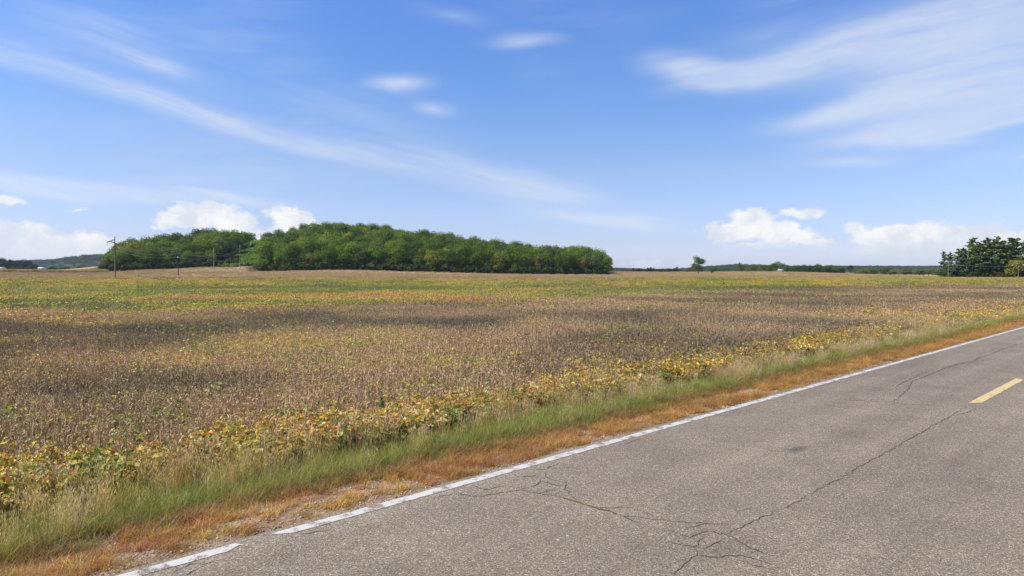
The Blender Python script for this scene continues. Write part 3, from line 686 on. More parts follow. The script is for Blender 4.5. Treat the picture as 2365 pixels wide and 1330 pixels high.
def verge_grass(rng, t0, t1, dens, k):
    n = int((t1 - t0) * 3.2 * dens); tt, pp = verge(n, t0, t1, rng); q = pp - P_EDGE
    wob = (fbm(tt, pp, .35, 3, 61) - .5) * .6; qq = q + wob; n1 = fbm(tt, pp, .9, 3, 62); n2 = fbm(tt, pp, 2.2, 3, 63); r = rng.random(n)
    zg = np.interp(q, [0, .5, 1.3, 1.8], [-.01, -.02, -.03, -.06]); far = sstep(tt, 12, 40)
    pos = xyz(tt, pp, zg)
    bare = sstep(n1, .54, .64) * (1 - .75 * far)
    lo = (qq > -.05) & (q > 0.0) & (qq < .45) & (r < .50 * sstep(n2, .34, .56) + .14)
    rust = (qq > .15) & (qq < 1.0) & (q > .10) & (r < .95 * (1 - .80 * bare) * sstep(n2, .22, .42))
    rust |= (qq > .95) & (qq < 1.25) & (r < .30 * (1 - .9 * bare) + .35 * far)
    olive = (qq > .95) & (qq < 1.65) & (r < .72)
    gk = sstep(n1, .36, .60); green = (qq > 1.25) & (q < 2.75) & (rng.random(n) < np.interp(qq, [1.25, 1.5, 1.9, 2.4, 2.8], [.3, .75, .62, .40, .30]) * (.72 + .80 * gk))
    tan = (qq > 1.4) & (q < 3.1) & ~green & (r < .92)
    S = lambda m_: rng.uniform(.8, 1.25, m_.sum())[:, None] * np.array([k, k, 1 + (k - 1) * .12])
    if lo.any(): scatter('low_dry_grass', pos[lo], C_LOW, pick(rng, [(.44, .29, .08), (.40, .22, .07), (.48, .36, .13)], lo.sum()), S(lo), rng, .12, label='low yellow crabgrass creeping along the asphalt edge' if t0 < 30 else 'low yellow grass by the distant asphalt edge', cat='grass')
    c = pick(rng, [(.54, .27, .09), (.58, .32, .10), (.48, .20, .08), (.60, .39, .12), (.44, .18, .09)], rust.sum()) * (.7 + .6 * n1[rust][:, None])
    c[:, 1] *= .85 + .5 * n2[rust]
    scatter('rust_grass', pos[rust], C_RUST, c, S(rust), rng, .12, label='rust-orange dry grass tufts along the gravel shoulder' if t0 < 30 else 'rust-orange grass strip far along the road', cat='grass')
    c = pick(rng, [(.32, .25, .07), (.36, .22, .08), (.22, .23, .06), (.42, .23, .10)], olive.sum())
    scatter('olive_grass', pos[olive], C_RUST, c, S(olive) * 1.25, rng, .12, label='olive and russet grass between gravel and tall green grass' if t0 < 30 else 'olive-russet grass strip far along the road', cat='grass')
    c = pick(rng, [(.27, .29, .065), (.33, .34, .08), (.40, .37, .10), (.21, .25, .05)], green.sum()) * (.75 + .5 * n1[green][:, None])
    scatter('green_grass', pos[green], C_GREEN, c, S(green), rng, .12, label='tall green grass on the road verge' if t0 < 30 else 'green grass band far along the verge', cat='grass')
    c = pick(rng, [(.68, .50, .28), (.58, .46, .20), (.72, .54, .34), (.44, .41, .14)], tan.sum())
    scatter('seeding_grass', pos[tan], C_TAN, c, S(tan) * 1.05, rng, .12, label='tan seeding grass between green verge and soybeans' if t0 < 30 else 'tan seeding grass far along the verge', cat='grass')
rg = np.random.default_rng(303)
verge_grass(rg, -3, 40, 95, 1.0)
verge_grass(rg, 40, 260, 16, 1.9)
# loose stones on the shoulder
def stone(rng):
    d = rng.normal(size=(8, 3)); v = np.array([(x, y, z) for x in (-1, 1) for y in (-1, 1) for z in (-1, 1)], float) * .5 * rng.uniform(.6, 1.1, (8, 3))
    f = np.array([(0,1,3,2),(4,6,7,5),(0,4,5,1),(2,3,7,6),(0,2,6,4),(1,5,7,3)]); return v, f, np.repeat(rng.random((1, 3)), 8, 0)
M_STONE = leaf_mat('stone', 'INSTANCER', 0.0, 0.01, (.7, 1.3), .9, .2)
C_STONE = proto_coll('gravel_stone', mk('gravel_stone', stone, 5, M_STONE))
n = 9000; tt = rg.uniform(-3, 26, n); pp = P_EDGE - .12 + rg.random(n) ** 1.0 * 1.45; 
scatter('gravel', xyz(tt, pp, np.interp(pp - P_EDGE, [-.12, 0, .5, 1.4], [.012, -.006, -.014, -.03])), C_STONE, pick(rg, [(.36, .26, .17), (.28, .20, .13), (.46, .37, .27), (.38, .24, .15)], n), rg.uniform(.007, .026, n), rg, .6, label='loose gravel stones strewn on the road shoulder', cat='gravel')

# ================================================================== TREES
def crown_lobes(rng, H, rx, zc, rz, nl, lr, ncard, size, flat=1.0):
    L = []
    d = rng.normal(size=(nl, 3)); d /= np.linalg.norm(d, axis=1, keepdims=True); d *= rng.uniform(.45, .80, (nl, 1))
    c = d * [rx, rx, rz] + [0, 0, zc]
    for k in range(nl):
        r = lr * rng.uniform(.7, 1.25); n = int(ncard * (r / lr) ** 2)
        dd = rng.normal(size=(n, 3)); dd /= np.linalg.norm(dd, axis=1, keepdims=True); dd[:, 2] = np.where(dd[:, 2] < -.35, -dd[:, 2] * .5, dd[:, 2])
        p = c[k] + dd * r * rng.uniform(.70, 1.08, (n, 1)) * [1, 1, flat]; p[:, 2] = np.maximum(p[:, 2], .25 + .5 * rng.random(n))
        nn = dd * .9 + rng.normal(size=(n, 3)) * .55 + [0, 0, .25]
        s = size * rng.uniform(.55, 1.3, n); L.append(cards(p, nn, s, s * 1.25, rng))
    return join(L), c
def trunk_mesh(rng, H, r0, limbs, lean=.03, top=.75):
    mb = MB(); a = Vector((rng.normal() * lean, rng.normal() * lean, 0)) * H
    pts = [Vector((0, 0, -.5))] + [Vector((a.x * s, a.y * s, H * top * s)) + Vector((rng.normal(), rng.normal(), 0)) * .012 * H * s for s in (.15, .4, .7, 1.0)]
    mb.tube(pts, [r0 * 1.3, r0, r0 * .8, r0 * .5, r0 * .18], 8)
    for c in limbs:
        s = rng.uniform(.3, .65); st = pts[2].lerp(pts[4], s); e = Vector(c); mid = st.lerp(e, .5) + Vector((0, 0, -.04 * H))
        mb.tube([st, mid, e], [r0 * .38, r0 * .22, r0 * .07], 5, False)
    return mb
def decid(rng, H, wid=.34, low=.18, nl=17, ncard=95, size=.62, lr=.165, trunk_r=.016):
    rz = (1 - low) * H * .46; zc = low * H + rz * 1.02
    (v, f, r), c = crown_lobes(rng, H, wid * H, zc, rz, nl, lr * H, ncard, size)
    tm = trunk_mesh(rng, H, trunk_r * H, [tuple(x) for x in c[:6]])
    return mesh_np('crown', v, f, M_CROWN, rnd=r), tm.mesh('trunk', M_BARK)
def pine(rng, H, width=4.2, bare=.22, dens=1.0):
    mb = MB(); lean = Vector((rng.normal() * .01, rng.normal() * .01, 0)) * H
    mb.tube([(0, 0, -.5), (lean.x * .5, lean.y * .5, H * .5), (lean.x, lean.y, H * .97)], [.36, .24, .04], 8)
    C, N_, S_ = [], [], []; h = bare * H
    while h < H * .985:
        s = (h / H - bare) / (1 - bare); prof = (1 - s) ** .55 * (0.65 + .45 * math.sin(min(1, s * 2.2) * math.pi * .5)) * width
        for b in range(rng.integers(3, 6)):
            if rng.random() < .10: continue
            L = max(.6, prof * rng.uniform(.45, 1.3)); azm = rng.uniform(0, 6.28); rise = -.05 + .55 * s + rng.normal() * .10
            d = np.array([math.cos(azm), math.sin(azm), rise]); st = np.array([lean.x * h / H, lean.y * h / H, h]); e = st + d * L
            if L > 1.2: mb.tube([tuple(st), tuple(st + d * L * .85)], [.07, .02], 4, False)
            n = int(max(5, L * 9.5) * dens); tt = 1 - rng.random(n) ** 1.4 * .72
            p = st + d * L * tt[:, None] + rng.normal(size=(n, 3)) * [.38, .38, .16] * min(1.2, .4 + L * .2); p[:, 2] += .25 * tt * s
            C.append(p); N_.append(np.c_[rng.normal(size=(n, 2)) * .5, np.ones(n) * .8] + d * .2); S_.append(rng.uniform(.55, 1.25, n))
        h += rng.uniform(.7, 1.25) * (1 - .35 * s)
    c = np.concatenate(C); n_ = np.concatenate(N_); s = np.concatenate(S_)
    v, f, r = cards(c, n_, s * .75, s * 1.15, rng)
    return mesh_np('crown', v, f, M_NEEDLE, rnd=r), mb.mesh('trunk', M_BARK)
rg = np.random.default_rng(404)
def set_tree(name, label, cat, group, x, y, meshes, scale, rz, color, z=None, squash=1.0):
    e = empty(name, (x, y, (hz(x, y) if z is None else z)), rz, 1.0); e.scale = (scale, scale, scale * squash)
    tag(e, label, cat, group)
    cr_ = obj('crown', meshes[0], e); cr_.color = (*color, 1); obj('trunk', meshes[1], e)
    return e
EDGE_T = [decid(rg, 15, .33, .0, 17, 230, .50, .20) for _ in range(7)]
SLOPE_T = [decid(rg, 15, rg.uniform(.28, .40), .12, 12, 250, .50, rg.uniform(.18, .24)) for _ in range(7)]
TINTS = {'mid green': (.115, .180, .022), 'bright green': (.160, .235, .026), 'yellow-green': (.230, .250, .034), 'dark green': (.070, .115, .024), 'grey-green': (.135, .165, .060), 'brownish': (.185, .175, .050)}
TN = list(TINTS); TPROB = [.38, .24, .12, .16, .07, .03]
spots = []
def skyline(u):
    return np.interp(u, [236,250,265,300,340,400,440,500,540,575,592,600,612,625,660,700,740,770,830,900,1000,1060,1100,1150,1200,1260,1320,1360,1385,1400,1412],
                        [606,590,574,556,547,541,536,530,531,539,552,560,548,538,529,523,516,510,514,520,536,546,552,556,563,566,569,573,580,592,612])
def wood_row(which, front, u0f, u1f, depth, step, jit):
    for j, dy in enumerate(np.arange(0, depth, step)):
        u = u0f(dy)
        while u < u1f(dy):
            y = float(np.interp(u, [a for a, b in front], [b for a, b in front])) + dy + rg.uniform(-jit, jit) + 4
            x = xu(u, y); spots.append((which, j, x, y, u))
            u += (step * rg.uniform(.8, 1.2)) / y * F * (0.82 if j == 0 else 1.0)
wood_row('R', RW_FRONT, lambda d: 613 + d * .06, lambda d: 1400 - max(0, d - 40) * .25, 142, 9.3, 2.5)
wood_row('L', LW_FRONT, lambda d: 247 + d * .12, lambda d: 503 + d * .74, 112, 9.3, 2.5)
cand = []
for which, j, x, y, u in spots:
    z = hz(x, y); top_px = skyline(u) - 6.5; top = at(u, top_px, y).z          # tree tops stay under the hill's skyline
    H = rg.uniform(13.5, 19.0) * (1.0 if j else rg.uniform(.78, 1.05)); H = min(H, top - z + rg.uniform(-1.2, .6))
    if H < 5.5: continue
    cand.append((which, j, x, y, u, z, H))
cand.sort(key=lambda c: (c[1] > 0, -(0)))
# what each tree shows of itself from the road: its top above the tops in front of it
cand.sort(key=lambda c: c[3]); vis = []
hor_u = np.full(2400, 2000.0)
for c in cand:
    which, j, x, y, u, z, H = c; w = max(3, int(.30 * H / y * F)); a, b = max(0, int(u) - w), min(2399, int(u) + w)
    vt = HOR - (z + H - CAM_H) / y * F; vb = HOR - (z - CAM_H) / y * F
    seen = float(np.clip(np.minimum(hor_u[a:b], vb) - vt, 0, None).sum()); hor_u[a:b] = np.minimum(hor_u[a:b], vt + .25 * (H / y * F)); vis.append(seen)
order = np.argsort(-np.array(vis)); top300 = set(order[:296].tolist()); rest = []
for i, c in enumerate(cand):
    which, j, x, y, u, z, H = c; tn = TN[rg.choice(6, p=TPROB)]; tint = np.array(TINTS[tn]) * rg.uniform(.78, 1.24)
    if i not in top300: rest.append((x, y, z, H, tint)); continue
    hill = 'larger hill wood' if which == 'R' else 'smaller hill wood'
    if which == 'R': sec = 'beside the cut' if u < 680 else 'around its summit' if u < 850 else 'just past its summit' if u < 1050 else 'on its falling ridge' if u < 1250 else 'at its open-field end'
    else: sec = 'at its corn end' if u < 350 else 'in its middle' if u < 480 else 'beside the cut'
    place = ('at the foot of the ' if j == 0 else 'low on the ' if j < 4 else 'midway up the ' if j < 8 else 'high on the ') + hill + ', ' + sec
    ms = EDGE_T[rg.integers(7)] if j == 0 else SLOPE_T[rg.integers(7)]
    set_tree('broadleaf_tree', '%s broadleaf tree %s' % (tn, place), 'tree', '%s trees %s' % (tn, place), x, y, ms, H / 15, rg.uniform(0, 6.28), tint, z)
def crown_only(rng, H, ncard=60, size=.8, nl=10):
    (v, f, r), c = crown_lobes(rng, H, .34 * H, .55 * H, .38 * H, nl, .2 * H, ncard, size); return v, f, r
C_CROWN = proto_coll('tree_crown', mk('tree_crown', lambda r: crown_only(r, 15), 6, M_CROWN_I))
C_SHRUB = proto_coll('shrub_clump', mk('shrub_clump', lambda r: crown_lobes(r, 2.5, 1.1, 1.0, .8, 7, .6, 40, .34)[0], 5, M_CROWN_I))
if rest:
    a = np.array([(x, y, z) for x, y, z, H, t_ in rest]); scatter('wood_canopy', a, C_CROWN, np.array([t_ for *_, t_ in rest]), np.array([r_[3] / 15 for r_ in rest]), rg, .05, label='remaining leafy canopy filling the hill woods', cat='forest')
# undergrowth along the foot of the woods and the brushy power line cut
L = []; Cc = []; Ss = []
for front, n in ((RW_FRONT, 900), (LW_FRONT, 420)):
    u = rg.uniform(front[0][0], front[-1][0], n); y = np.interp(u, [a for a, b in front], [b for a, b in front]) + rg.uniform(-1.5, 6, n); x = (u - CU) / F * y
    L.append(np.c_[x, y, height(x, y)]); Cc.append(pick(rg, [(.055, .095, .024), (.07, .115, .026), (.10, .13, .035), (.05, .08, .024)], n)); Ss.append(rg.uniform(.9, 2.7, n))
zz = [c for c in cand if c[1] > 0]; n = 1600; pk = rg.integers(0, len(zz), n)
a = np.array([(zz[i][2], zz[i][3]) for i in pk]) + rg.normal(size=(n, 2)) * 3.0
L.append(np.c_[a, height(a[:, 0], a[:, 1])]); Cc.append(pick(rg, [(.08, .13, .025), (.11, .17, .03)], n)); Ss.append(rg.uniform(1.3, 2.8, n))
scatter('undergrowth', np.concatenate(L), C_SHRUB, np.concatenate(Cc), np.concatenate(Ss), rg, .08, label='shrubby undergrowth along the foot of the hill woods', cat='undergrowth')
n = 2200; yy = rg.uniform(482, 640, n); ul = 512 + (yy - 495) * .64; ur = 600 + (yy - 440) * .10; uu = ul + (ur - ul) * rg.random(n); xx = (uu - CU) / F * yy
xx[:260] = (rg.uniform(540, 600, 260) - CU) / F * (yy0 := rg.uniform(578, 604, 260)); yy[:260] = yy0; bs = rg.uniform(.7, 1.5, n); bs[:260] = rg.uniform(1.8, 3.4, 260)
scatter('brush', np.c_[xx, yy, height(xx, yy)], C_SHRUB, pick(rg, [(.17, .29, .045), (.20, .32, .05), (.14, .24, .045), (.26, .32, .06)], n), bs, rg, .08, label='bright green brush in the cut between the two woods', cat='brush')

# ---- pines at the right
PINES = [pine(rg, 21, 5.4, .07) for _ in range(5)]
for u, topv, Y, tw in [(2180, 581, 352, .75), (2195, 582, 349, .75), (2213, 575, 356, .8), (2222, 572, 350, .85), (2249, 549, 360, 1.0), (2262, 560, 351, .9), (2279, 549, 358, .95), (2303, 547, 354, 1.0), (2317, 556, 364, .9), (2334, 549, 352, 1.0), (2347, 551, 362, 1.0), (2368, 556, 350, .95), (2240, 566, 368, .9), (2290, 560, 368, .9), (2385, 552, 356, 1.0)]:
    x = xu(u, Y); z = hz(x, Y); H = at(u, topv, Y).z - z; i = rg.integers(5)
    sz = 'tall' if topv < 557 else ('mid-height' if topv < 570 else 'shorter')
    e = set_tree('pine_tree', '%s dark pine in the grove at the right edge' % sz, 'pine tree', '%s pines in the grove' % sz, x, Y, PINES[i], H / 21, rg.uniform(0, 6.28), np.array((.125, .175, .050)) * rg.uniform(.7, 1.3), z)
    e.scale = (H / 21 * tw * 1.05, H / 21 * tw * 1.05, H / 21)
n = 150; uu = rg.uniform(2176, 2400, n); yy = rg.uniform(347, 372, n); xx = (uu - CU) / F * yy
scatter('undergrowth', np.c_[xx, yy, height(xx, yy)], C_SHRUB, pick(rg, [(.045, .075, .03), (.06, .09, .035), (.08, .10, .04)], n), rg.uniform(.8, 2.0, n), rg, .08, label='dark undergrowth beneath the pine grove', cat='undergrowth')
SMALL = [decid(rg, 9, .36, .05, 13, 110, .42, .19) for _ in range(4)]
LOOSE = decid(np.random.default_rng(14), 12, .30, .0, 24, 110, .40, .135, .018)
def lone(name, label, u, topv, Y, ms, Hm, tint, wid=1.0, cat='tree', group=None):
    x = xu(u, Y); z = hz(x, Y); H = at(u, topv, Y).z - z
    e = set_tree(name, label, cat, group, x, Y, ms, H / Hm, rg.uniform(0, 6.28), tint, z); e.scale = (H / Hm * wid, H / Hm * wid, H / Hm); return e
lone('broadleaf_tree', 'yellow-green tree standing before the dark pines', 2346, 595, 344, SMALL[0], 9, (.26, .26, .05), 1.3)
lone('young_tree', 'young round tree under the pines, nearer the yellow-green tree', 2313, 631, 342, SMALL[1], 9, (.09, .11, .04), .9)
lone('young_tree', 'young tree under the pines, farther from the yellow-green tree', 2288, 630, 342, SMALL[2], 9, (.09, .11, .04), .7)
lone('shrub', 'brownish bush at the foot of the pines', 2243, 624, 345, SMALL[3], 9, (.075, .075, .035), 1.3, 'shrub')
lone('lone_tree', 'lone airy tree rising from the far field edge', 1613, 587.5, 520, LOOSE, 12, (.11, .16, .045), 1.15)
lone('shrub', 'small round bush beside the lone airy tree', 1645, 622, 525, SMALL[0], 9, (.05, .09, .03), 1.1, 'shrub')
lone('broadleaf_tree', 'small upright tree apart from the dark treeline', 1712, 602, 560, SMALL[1], 9, (.11, .165, .045), 1.15)
lone('broadleaf_tree', 'round-headed tree past the end of the dark treeline', 1965, 608, 620, SMALL[2], 9, (.035, .060, .028), .8)
# dark row behind the field beside the hill wood
for k, u in enumerate(np.linspace(1463, 1570, 17)):
    lone('pine_tree', 'small dark conifer in the distant row, ' + ('the end at the hill wood' if u < 1499 else 'middle of the row' if u < 1535 else 'the end toward the lone tree'), u, rg.uniform(616, 623), 760, PINES[k % 5], 21, np.array((.022, .046, .024)) * rg.uniform(.8, 1.2), 1.9, 'pine tree', 'conifers in the distant row %d' % int((u - 1463) / 36))
# treeline behind the field, right of the small tree
tl = [(1730, 614, 'b'), (1741, 611, 'b'), (1752, 612, 'b'), (1763, 609, 'b'), (1772, 608, 'd'), (1782, 607, 'd'), (1795, 603, 'd'), (1806, 608, 'd'), (1820, 610, 'd'), (1833, 611, 'd'), (1845, 611, 'd'), (1857, 611, 'd'),
      (1868, 611, 'd'), (1879, 612, 'd'), (1889, 609.5, 'd'), (1900, 609, 'd'), (1912, 608, 'd'), (1922, 610, 'd'), (1932, 611, 'd'), (1942, 613, 'd'), (1776, 616, 'b'), (1790, 616, 'b'), (1813, 614, 'd'), (1840, 616, 'd'), (1866, 617, 'd'), (1896, 617, 'd'), (1925, 617, 'd')]
for u, v, kd in tl:
    if kd == 'b': lone('broadleaf_tree', 'light green tree in the treeline nearer the small shed', u, v, 640 + rg.uniform(-8, 8), SMALL[rg.integers(4)], 9, np.array((.115, .175, .04)) * rg.uniform(.85, 1.2), 1.25, 'tree', 'light green treeline trees')
    else: lone('broadleaf_tree', 'dark green tree in the dense treeline, ' + ('close to the small shed' if u < 1825 else 'in its middle' if u < 1885 else 'at the end by the round-headed tree'), u, v, 650 + rg.uniform(-10, 10), EDGE_T[rg.integers(6)], 15, np.array((.085, .15, .042)) * rg.uniform(.75, 1.3), 1.35, 'tree', 'dark treeline trees ' + ('shed' if u < 1825 else 'middle' if u < 1885 else 'end'))
for k, u in enumerate(np.linspace(1975, 2172, 22)):
    u += rg.uniform(-4, 4); v = rg.uniform(617, 625)
    tn = ['olive', 'yellow-green', 'dull green'][k % 3]; tint = [(.15, .16, .05), (.22, .23, .05), (.09, .125, .045)][k % 3]
    lone('shrub', '%s bush in the hedgerow between treeline and pines' % tn, u, v, 600 - (u - 1975) * .5 + rg.uniform(-8, 8), SMALL[k % 4], 9, np.array(tint), 2.0, 'shrub', '%s hedgerow bushes' % tn)
# low scrub between the dark row and the lone tree
for k, u in enumerate(np.linspace(1572, 1706, 12)):
    lone('shrub', 'green bush in the low scrub, ' + ('on the conifer row side' if u < 1605 else 'right behind the lone tree' if u < 1650 else 'on the small upright tree side'), u + rg.uniform(-4, 4), rg.uniform(616.5, 623), 700, SMALL[k % 4], 9, np.array((.09, .145, .04)) * rg.uniform(.8, 1.2), 1.6, 'shrub', 'scrub bushes ' + ('conifer side' if u < 1605 else 'lone tree' if u < 1650 else 'small tree side'))
# trees at the far left
for k, (u, v) in enumerate([(-12, 594), (4, 593), (14, 597), (26, 597), (36, 602), (46, 599), (58, 598), (68, 600), (78, 606), (-30, 596)]):
    lone('broadleaf_tree', 'dark tree in the distant clump at far left', u, v, 900, EDGE_T[k % 6], 15, np.array((.036, .062, .030)) * rg.uniform(.85, 1.15), 1.25, 'tree', 'dark trees far left')
for k, u in enumerate(np.linspace(30, 205, 20)):
    lone('shrub', 'green bush in the distant low thicket, ' + ('between the white sheds' if u < 85 else 'just past the long white shed' if u < 145 else 'toward the hill wood'), u, rg.uniform(612, 617), 820, SMALL[k % 4], 9, np.array((.055, .085, .032)) * rg.uniform(.8, 1.2), 1.9, 'shrub', 'thicket bushes ' + ('between sheds' if u < 85 else 'past the shed' if u < 145 else 'by the wood'))

# ---- distant wooded hills
m_hill, t, out = mat('wooded_hill'); tcn = t.new('ShaderNodeTexCoord'); o_ = tcn.outputs['Object']
nn = t.noise(o_, .05, 5, .65); c = t.ramp(nn, [(.3, (.028, .05, .024)), (.5, (.045, .075, .03)), (.7, (.075, .10, .04))])
principled(t, out, c, .9, .1, bump(t, nn, 0.3, 2.0))
def hill(prof, Y, depth, label, n=90):
    us = np.linspace(prof[0][0], prof[-1][0], n); vs = np.interp(us, [a for a, b in prof], [b for a, b in prof]); V = []; rows = 9
    for u, v in zip(us, vs):
        x = xu(u, Y); top = max(0.5, at(u, v, Y).z)
        for j in range(rows):
            s = j / (rows - 1); V.append((x, Y + (s - .5) * depth, -2 + (top + 2 + 3 * (float(fbm(x, Y + s * depth, .012, 3, 77)) - .5)) * math.sin(math.pi * s) ** .8))
    V = np.array(V); ii = np.arange(n * rows).reshape(n, rows); q = np.stack([ii[:-1, :-1], ii[1:, :-1], ii[1:, 1:], ii[:-1, 1:]], -1).reshape(-1, 4)
    tag(obj('hill', mesh_np('hill', V, q, m_hill, smooth=True)), label, 'hill', None, 'structure')
    return V
hs = [hill([(-260,600),(-60,602),(70,606),(100,603.5),(140,601.5),(170,603),(190,601.5),(215,596),(238,590.5),(262,590),(300,596),(420,606),(560,616)], 2600, 900, 'long blue-green wooded hills far beyond the corn field'),
      hill([(1300,620),(1420,622.5),(1480,625),(1560,625),(1600,620.5),(1640,617.5),(1690,614),(1740,615),(1800,618),(1960,618)], 2400, 700, 'low wooded ridge behind the lone tree'),
      hill([(1700,617),(1950,617),(2000,616),(2080,617),(2170,616),(2300,615),(2700,616)], 2900, 700, 'low wooded ridge behind the hedgerow and pines')]
pos = []
for V in hs:
    g = V.reshape(90, 9, 3)
    for _ in range(4500):
        a, b = rg.random() * 88.99, rg.random() * 4.5; i, j = int(a), int(b); fa, fb = a - i, b - j
        pos.append((g[i, j] * (1 - fa) + g[i + 1, j] * fa) * (1 - fb) + (g[i, j + 1] * (1 - fa) + g[i + 1, j + 1] * fa) * fb)
pos = np.array(pos); n = len(pos)
scatter('forest', pos - [0, 0, 4.5], C_CROWN, pick(rg, [(.05, .085, .03), (.065, .105, .035), (.085, .125, .04)], n), np.c_[rg.uniform(.9, 1.5, n), rg.uniform(.9, 1.5, n), rg.uniform(.5, .85, n)], rg, .05, label='continuous forest covering the distant hills', cat='forest')

# ---- corn at the left
def cornp(rng):
    n = 22; base = np.c_[rng.normal(size=(n, 2)) * .9, np.zeros(n)]; L = [ribbons(base, np.c_[rng.normal(size=(n, 2)) * .05, np.ones(n)], rng.uniform(2.0, 2.5, n), .05, 0, rng, 1, False)]
    for _ in range(7):
        b = base + np.c_[np.zeros((n, 2)), rng.uniform(.3, 2.0, n)]; L.append(ribbons(b, np.c_[rng.normal(size=(n, 2)), np.full(n, .8)], rng.uniform(.5, .9, n), .09, .8, rng, 1))
    v = [(x[0], x[1], x[2]) for x in L]; return join(v)
C_CORN = proto_coll('corn_clump', mk('corn_clump', cornp, 4, M_SOYDRY))
n = 5200; yy = rg.uniform(418, 520, n) ** 1.0; uu = rg.uniform(-160, 243, n); xx = (uu - CU) / F * yy; k = yy > 417; 
scatter('corn', np.c_[xx, yy, height(xx, yy)], C_CORN, pick(rg, [(.56, .42, .18), (.50, .38, .16), (.40, .36, .13), (.60, .46, .24)], n), rg.uniform(.8, 1.05, n), rg, .03, label='dry tan corn stand bordering the bean field at left', cat='corn')

# ================================================================== BUILDINGS
def gable(name, label, u, v, Y, w, d, hw, hr, rz, wallm, roofm, door=True):
    x = xu(u, Y); z = hz(x, Y); e = empty(name, (x, Y, z), rz); tag(e, label, 'shed')
    mb = MB(); mb.box((0, 0, hw / 2), (w, d, hw))
    mb.v += [(-w/2, -d/2, hw), (-w/2, d/2, hw), (-w/2, 0, hw + hr * .97), (-w/2 + .02, 0, hw + hr * .97), (w/2, -d/2, hw), (w/2, d/2, hw), (w/2, 0, hw + hr * .97), (w/2 - .02, 0, hw + hr * .97)]
    k = len(mb.v) - 8; mb.f += [(k, k + 1, k + 2, k + 3), (k + 4, k + 5, k + 6, k + 7)]
    mb.build('wall', wallm, e)
    rb = MB(); sl = math.hypot(d / 2 + .4, hr * (d / 2 + .4) / (d / 2)); an = math.atan2(hr, d / 2)
    for s in (-1, 1):
        M = Matrix.Rotation(-s * an, 3, 'X'); rb.box((0, s * (d / 4 + .2), hw + hr / 2 - hr * .2 / d * 2 + .09), (w + .8, sl, .10), M)
    rb.build('roof', roofm, e)
    if door: MB().box((w * .18, -d / 2 - .03, hw * .42), (w * .28, .06, hw * .84)).build('door', M_DARKGAP, e)
    return e
gable('shed', 'small pale-roofed shed at the foot of the treeline', 1802, 627, 610, 4.6, 4.0, 1.6, 1.5, R(18), M_SHEDWALL, M_SHEDROOF)
gable('shed', 'white farm shed showing above the corn, cut by the picture edge', 2, 622, 700, 8, 6, 2.6, 1.2, R(-8), M_WHITE, M_WHITE, False)
gable('shed', 'long low white shed showing above the corn', 97, 622, 700, 5.5, 4.5, 2.5, 1.0, R(6), M_WHITE, M_WHITE, False)

# ================================================================== POWER LINE
CAB = [[], [], []]
def pole_base(u, vtop, Y, name, label, group=None):
    x = xu(u, Y); z = hz(x, Y); H = at(u, vtop, Y).z - z; e = empty(name, (x, Y, z)); tag(e, label, 'utility pole', group); return e, H, Vector((x, Y, z))
def wishbone(u, vtop, Y, mirror, label, body, rz, rad=.17, arms=1.0):
    e, H, b = pole_base(u, vtop, Y, 'utility_pole', label); s = -1 if mirror else 1; e.rotation_euler.z = rz
    MB().tube([(0, 0, -1), (0, 0, H * .5), (0, 0, H)], [rad * 1.25, rad, rad * .72], 10).build('pole', body, e)
    k = arms; A = [((0, 0, H - 1.0), (-s * 2.3 * k, 0, H - 2.0)), ((-s * 1.25 * k, 0.02, H - 1.62), (s * 2.3 * k, .02, H - 3.2))]
    for a_, b_ in A: MB().bar(a_, b_, .22, .24).build('crossarm', M_ARM if body is M_POLE else M_POLE, e)
    MB().bar((0, .1, H - 3.9), (s * 1.5 * k, .1, H - 2.9), .06, .06).build('brace', M_STEEL, e)
    att = [(-s * 2.25 * k, 0, H - 2.05), (s * 2.25 * k, 0, H - 3.2), (-s * .5 * k, 0, H - 3.3)]
    for i, a_ in enumerate(att):
        mb = MB()
        for q_ in range(4): mb.tube([(a_[0], a_[1], a_[2] - .12 - .22 * q_), (a_[0], a_[1], a_[2] - .24 - .22 * q_)], [.10, .06], 8)
        mb.tube([a_, (a_[0], a_[1], a_[2] - 1.0)], .025, 6); mb.build('insulator', M_INSUL, e)
        w = Matrix.Rotation(rz, 3, 'Z') @ Vector((a_[0], a_[1], a_[2] - 1.0)); CAB[i if not mirror else (1 - i if i < 2 else 2)].append(b + w)
    return e, H, b
wishbone(266, 546, 230, False, 'tall brown power pole standing nearest the road end of the line, angled crossarms', M_POLE, R(18), .19, 1.0)
e, H, b = pole_base(411.5, 563, 300, 'utility_pole', 'dark slender power pole with side insulators and white bands')
MB().tube([(0, 0, -1), (0, 0, H * .5), (0, 0, H)], [.24, .20, .14], 10).build('pole', M_POLE_DARK, e)
for i, (sx, dz) in enumerate([(-1, 2.2), (1, 4.2), (-1, 5.9)]):
    hh = H - dz; mb = MB().tube([(0, 0, hh), (sx * .75, 0, hh + .12)], [.05, .05], 6)
    for q_ in range(4): mb.tube([(sx * (.3 + .12 * q_), 0, hh + .06), (sx * (.37 + .12 * q_), 0, hh + .07)], [.12, .07], 8)
    mb.build('insulator', M_INSUL, e); CAB[[0, 1, 2][i]].append(b + Vector((sx * .75, 0, hh + .12)))
for hz_ in (1.2, H - 6.0): MB().tube([(0, 0, hz_), (0, 0, hz_ + .35)], .245, 10).build('white_band', M_INSUL, e)
wishbone(494, 571.5, 375, True, 'pale power pole midway along the line with angled crossarms', M_POLE_PALE, R(14), .17, .9)
wishbone(554, 564.5, 450, True, 'pale power pole at the foot of the cleared cut', M_POLE_PALE, R(14), .16, .95)
wishbone(602.5, 537.5, 640, False, 'power pole on the skyline in the gap, taller of two', M_POLE_PALE, R(14), .17, 1.0)
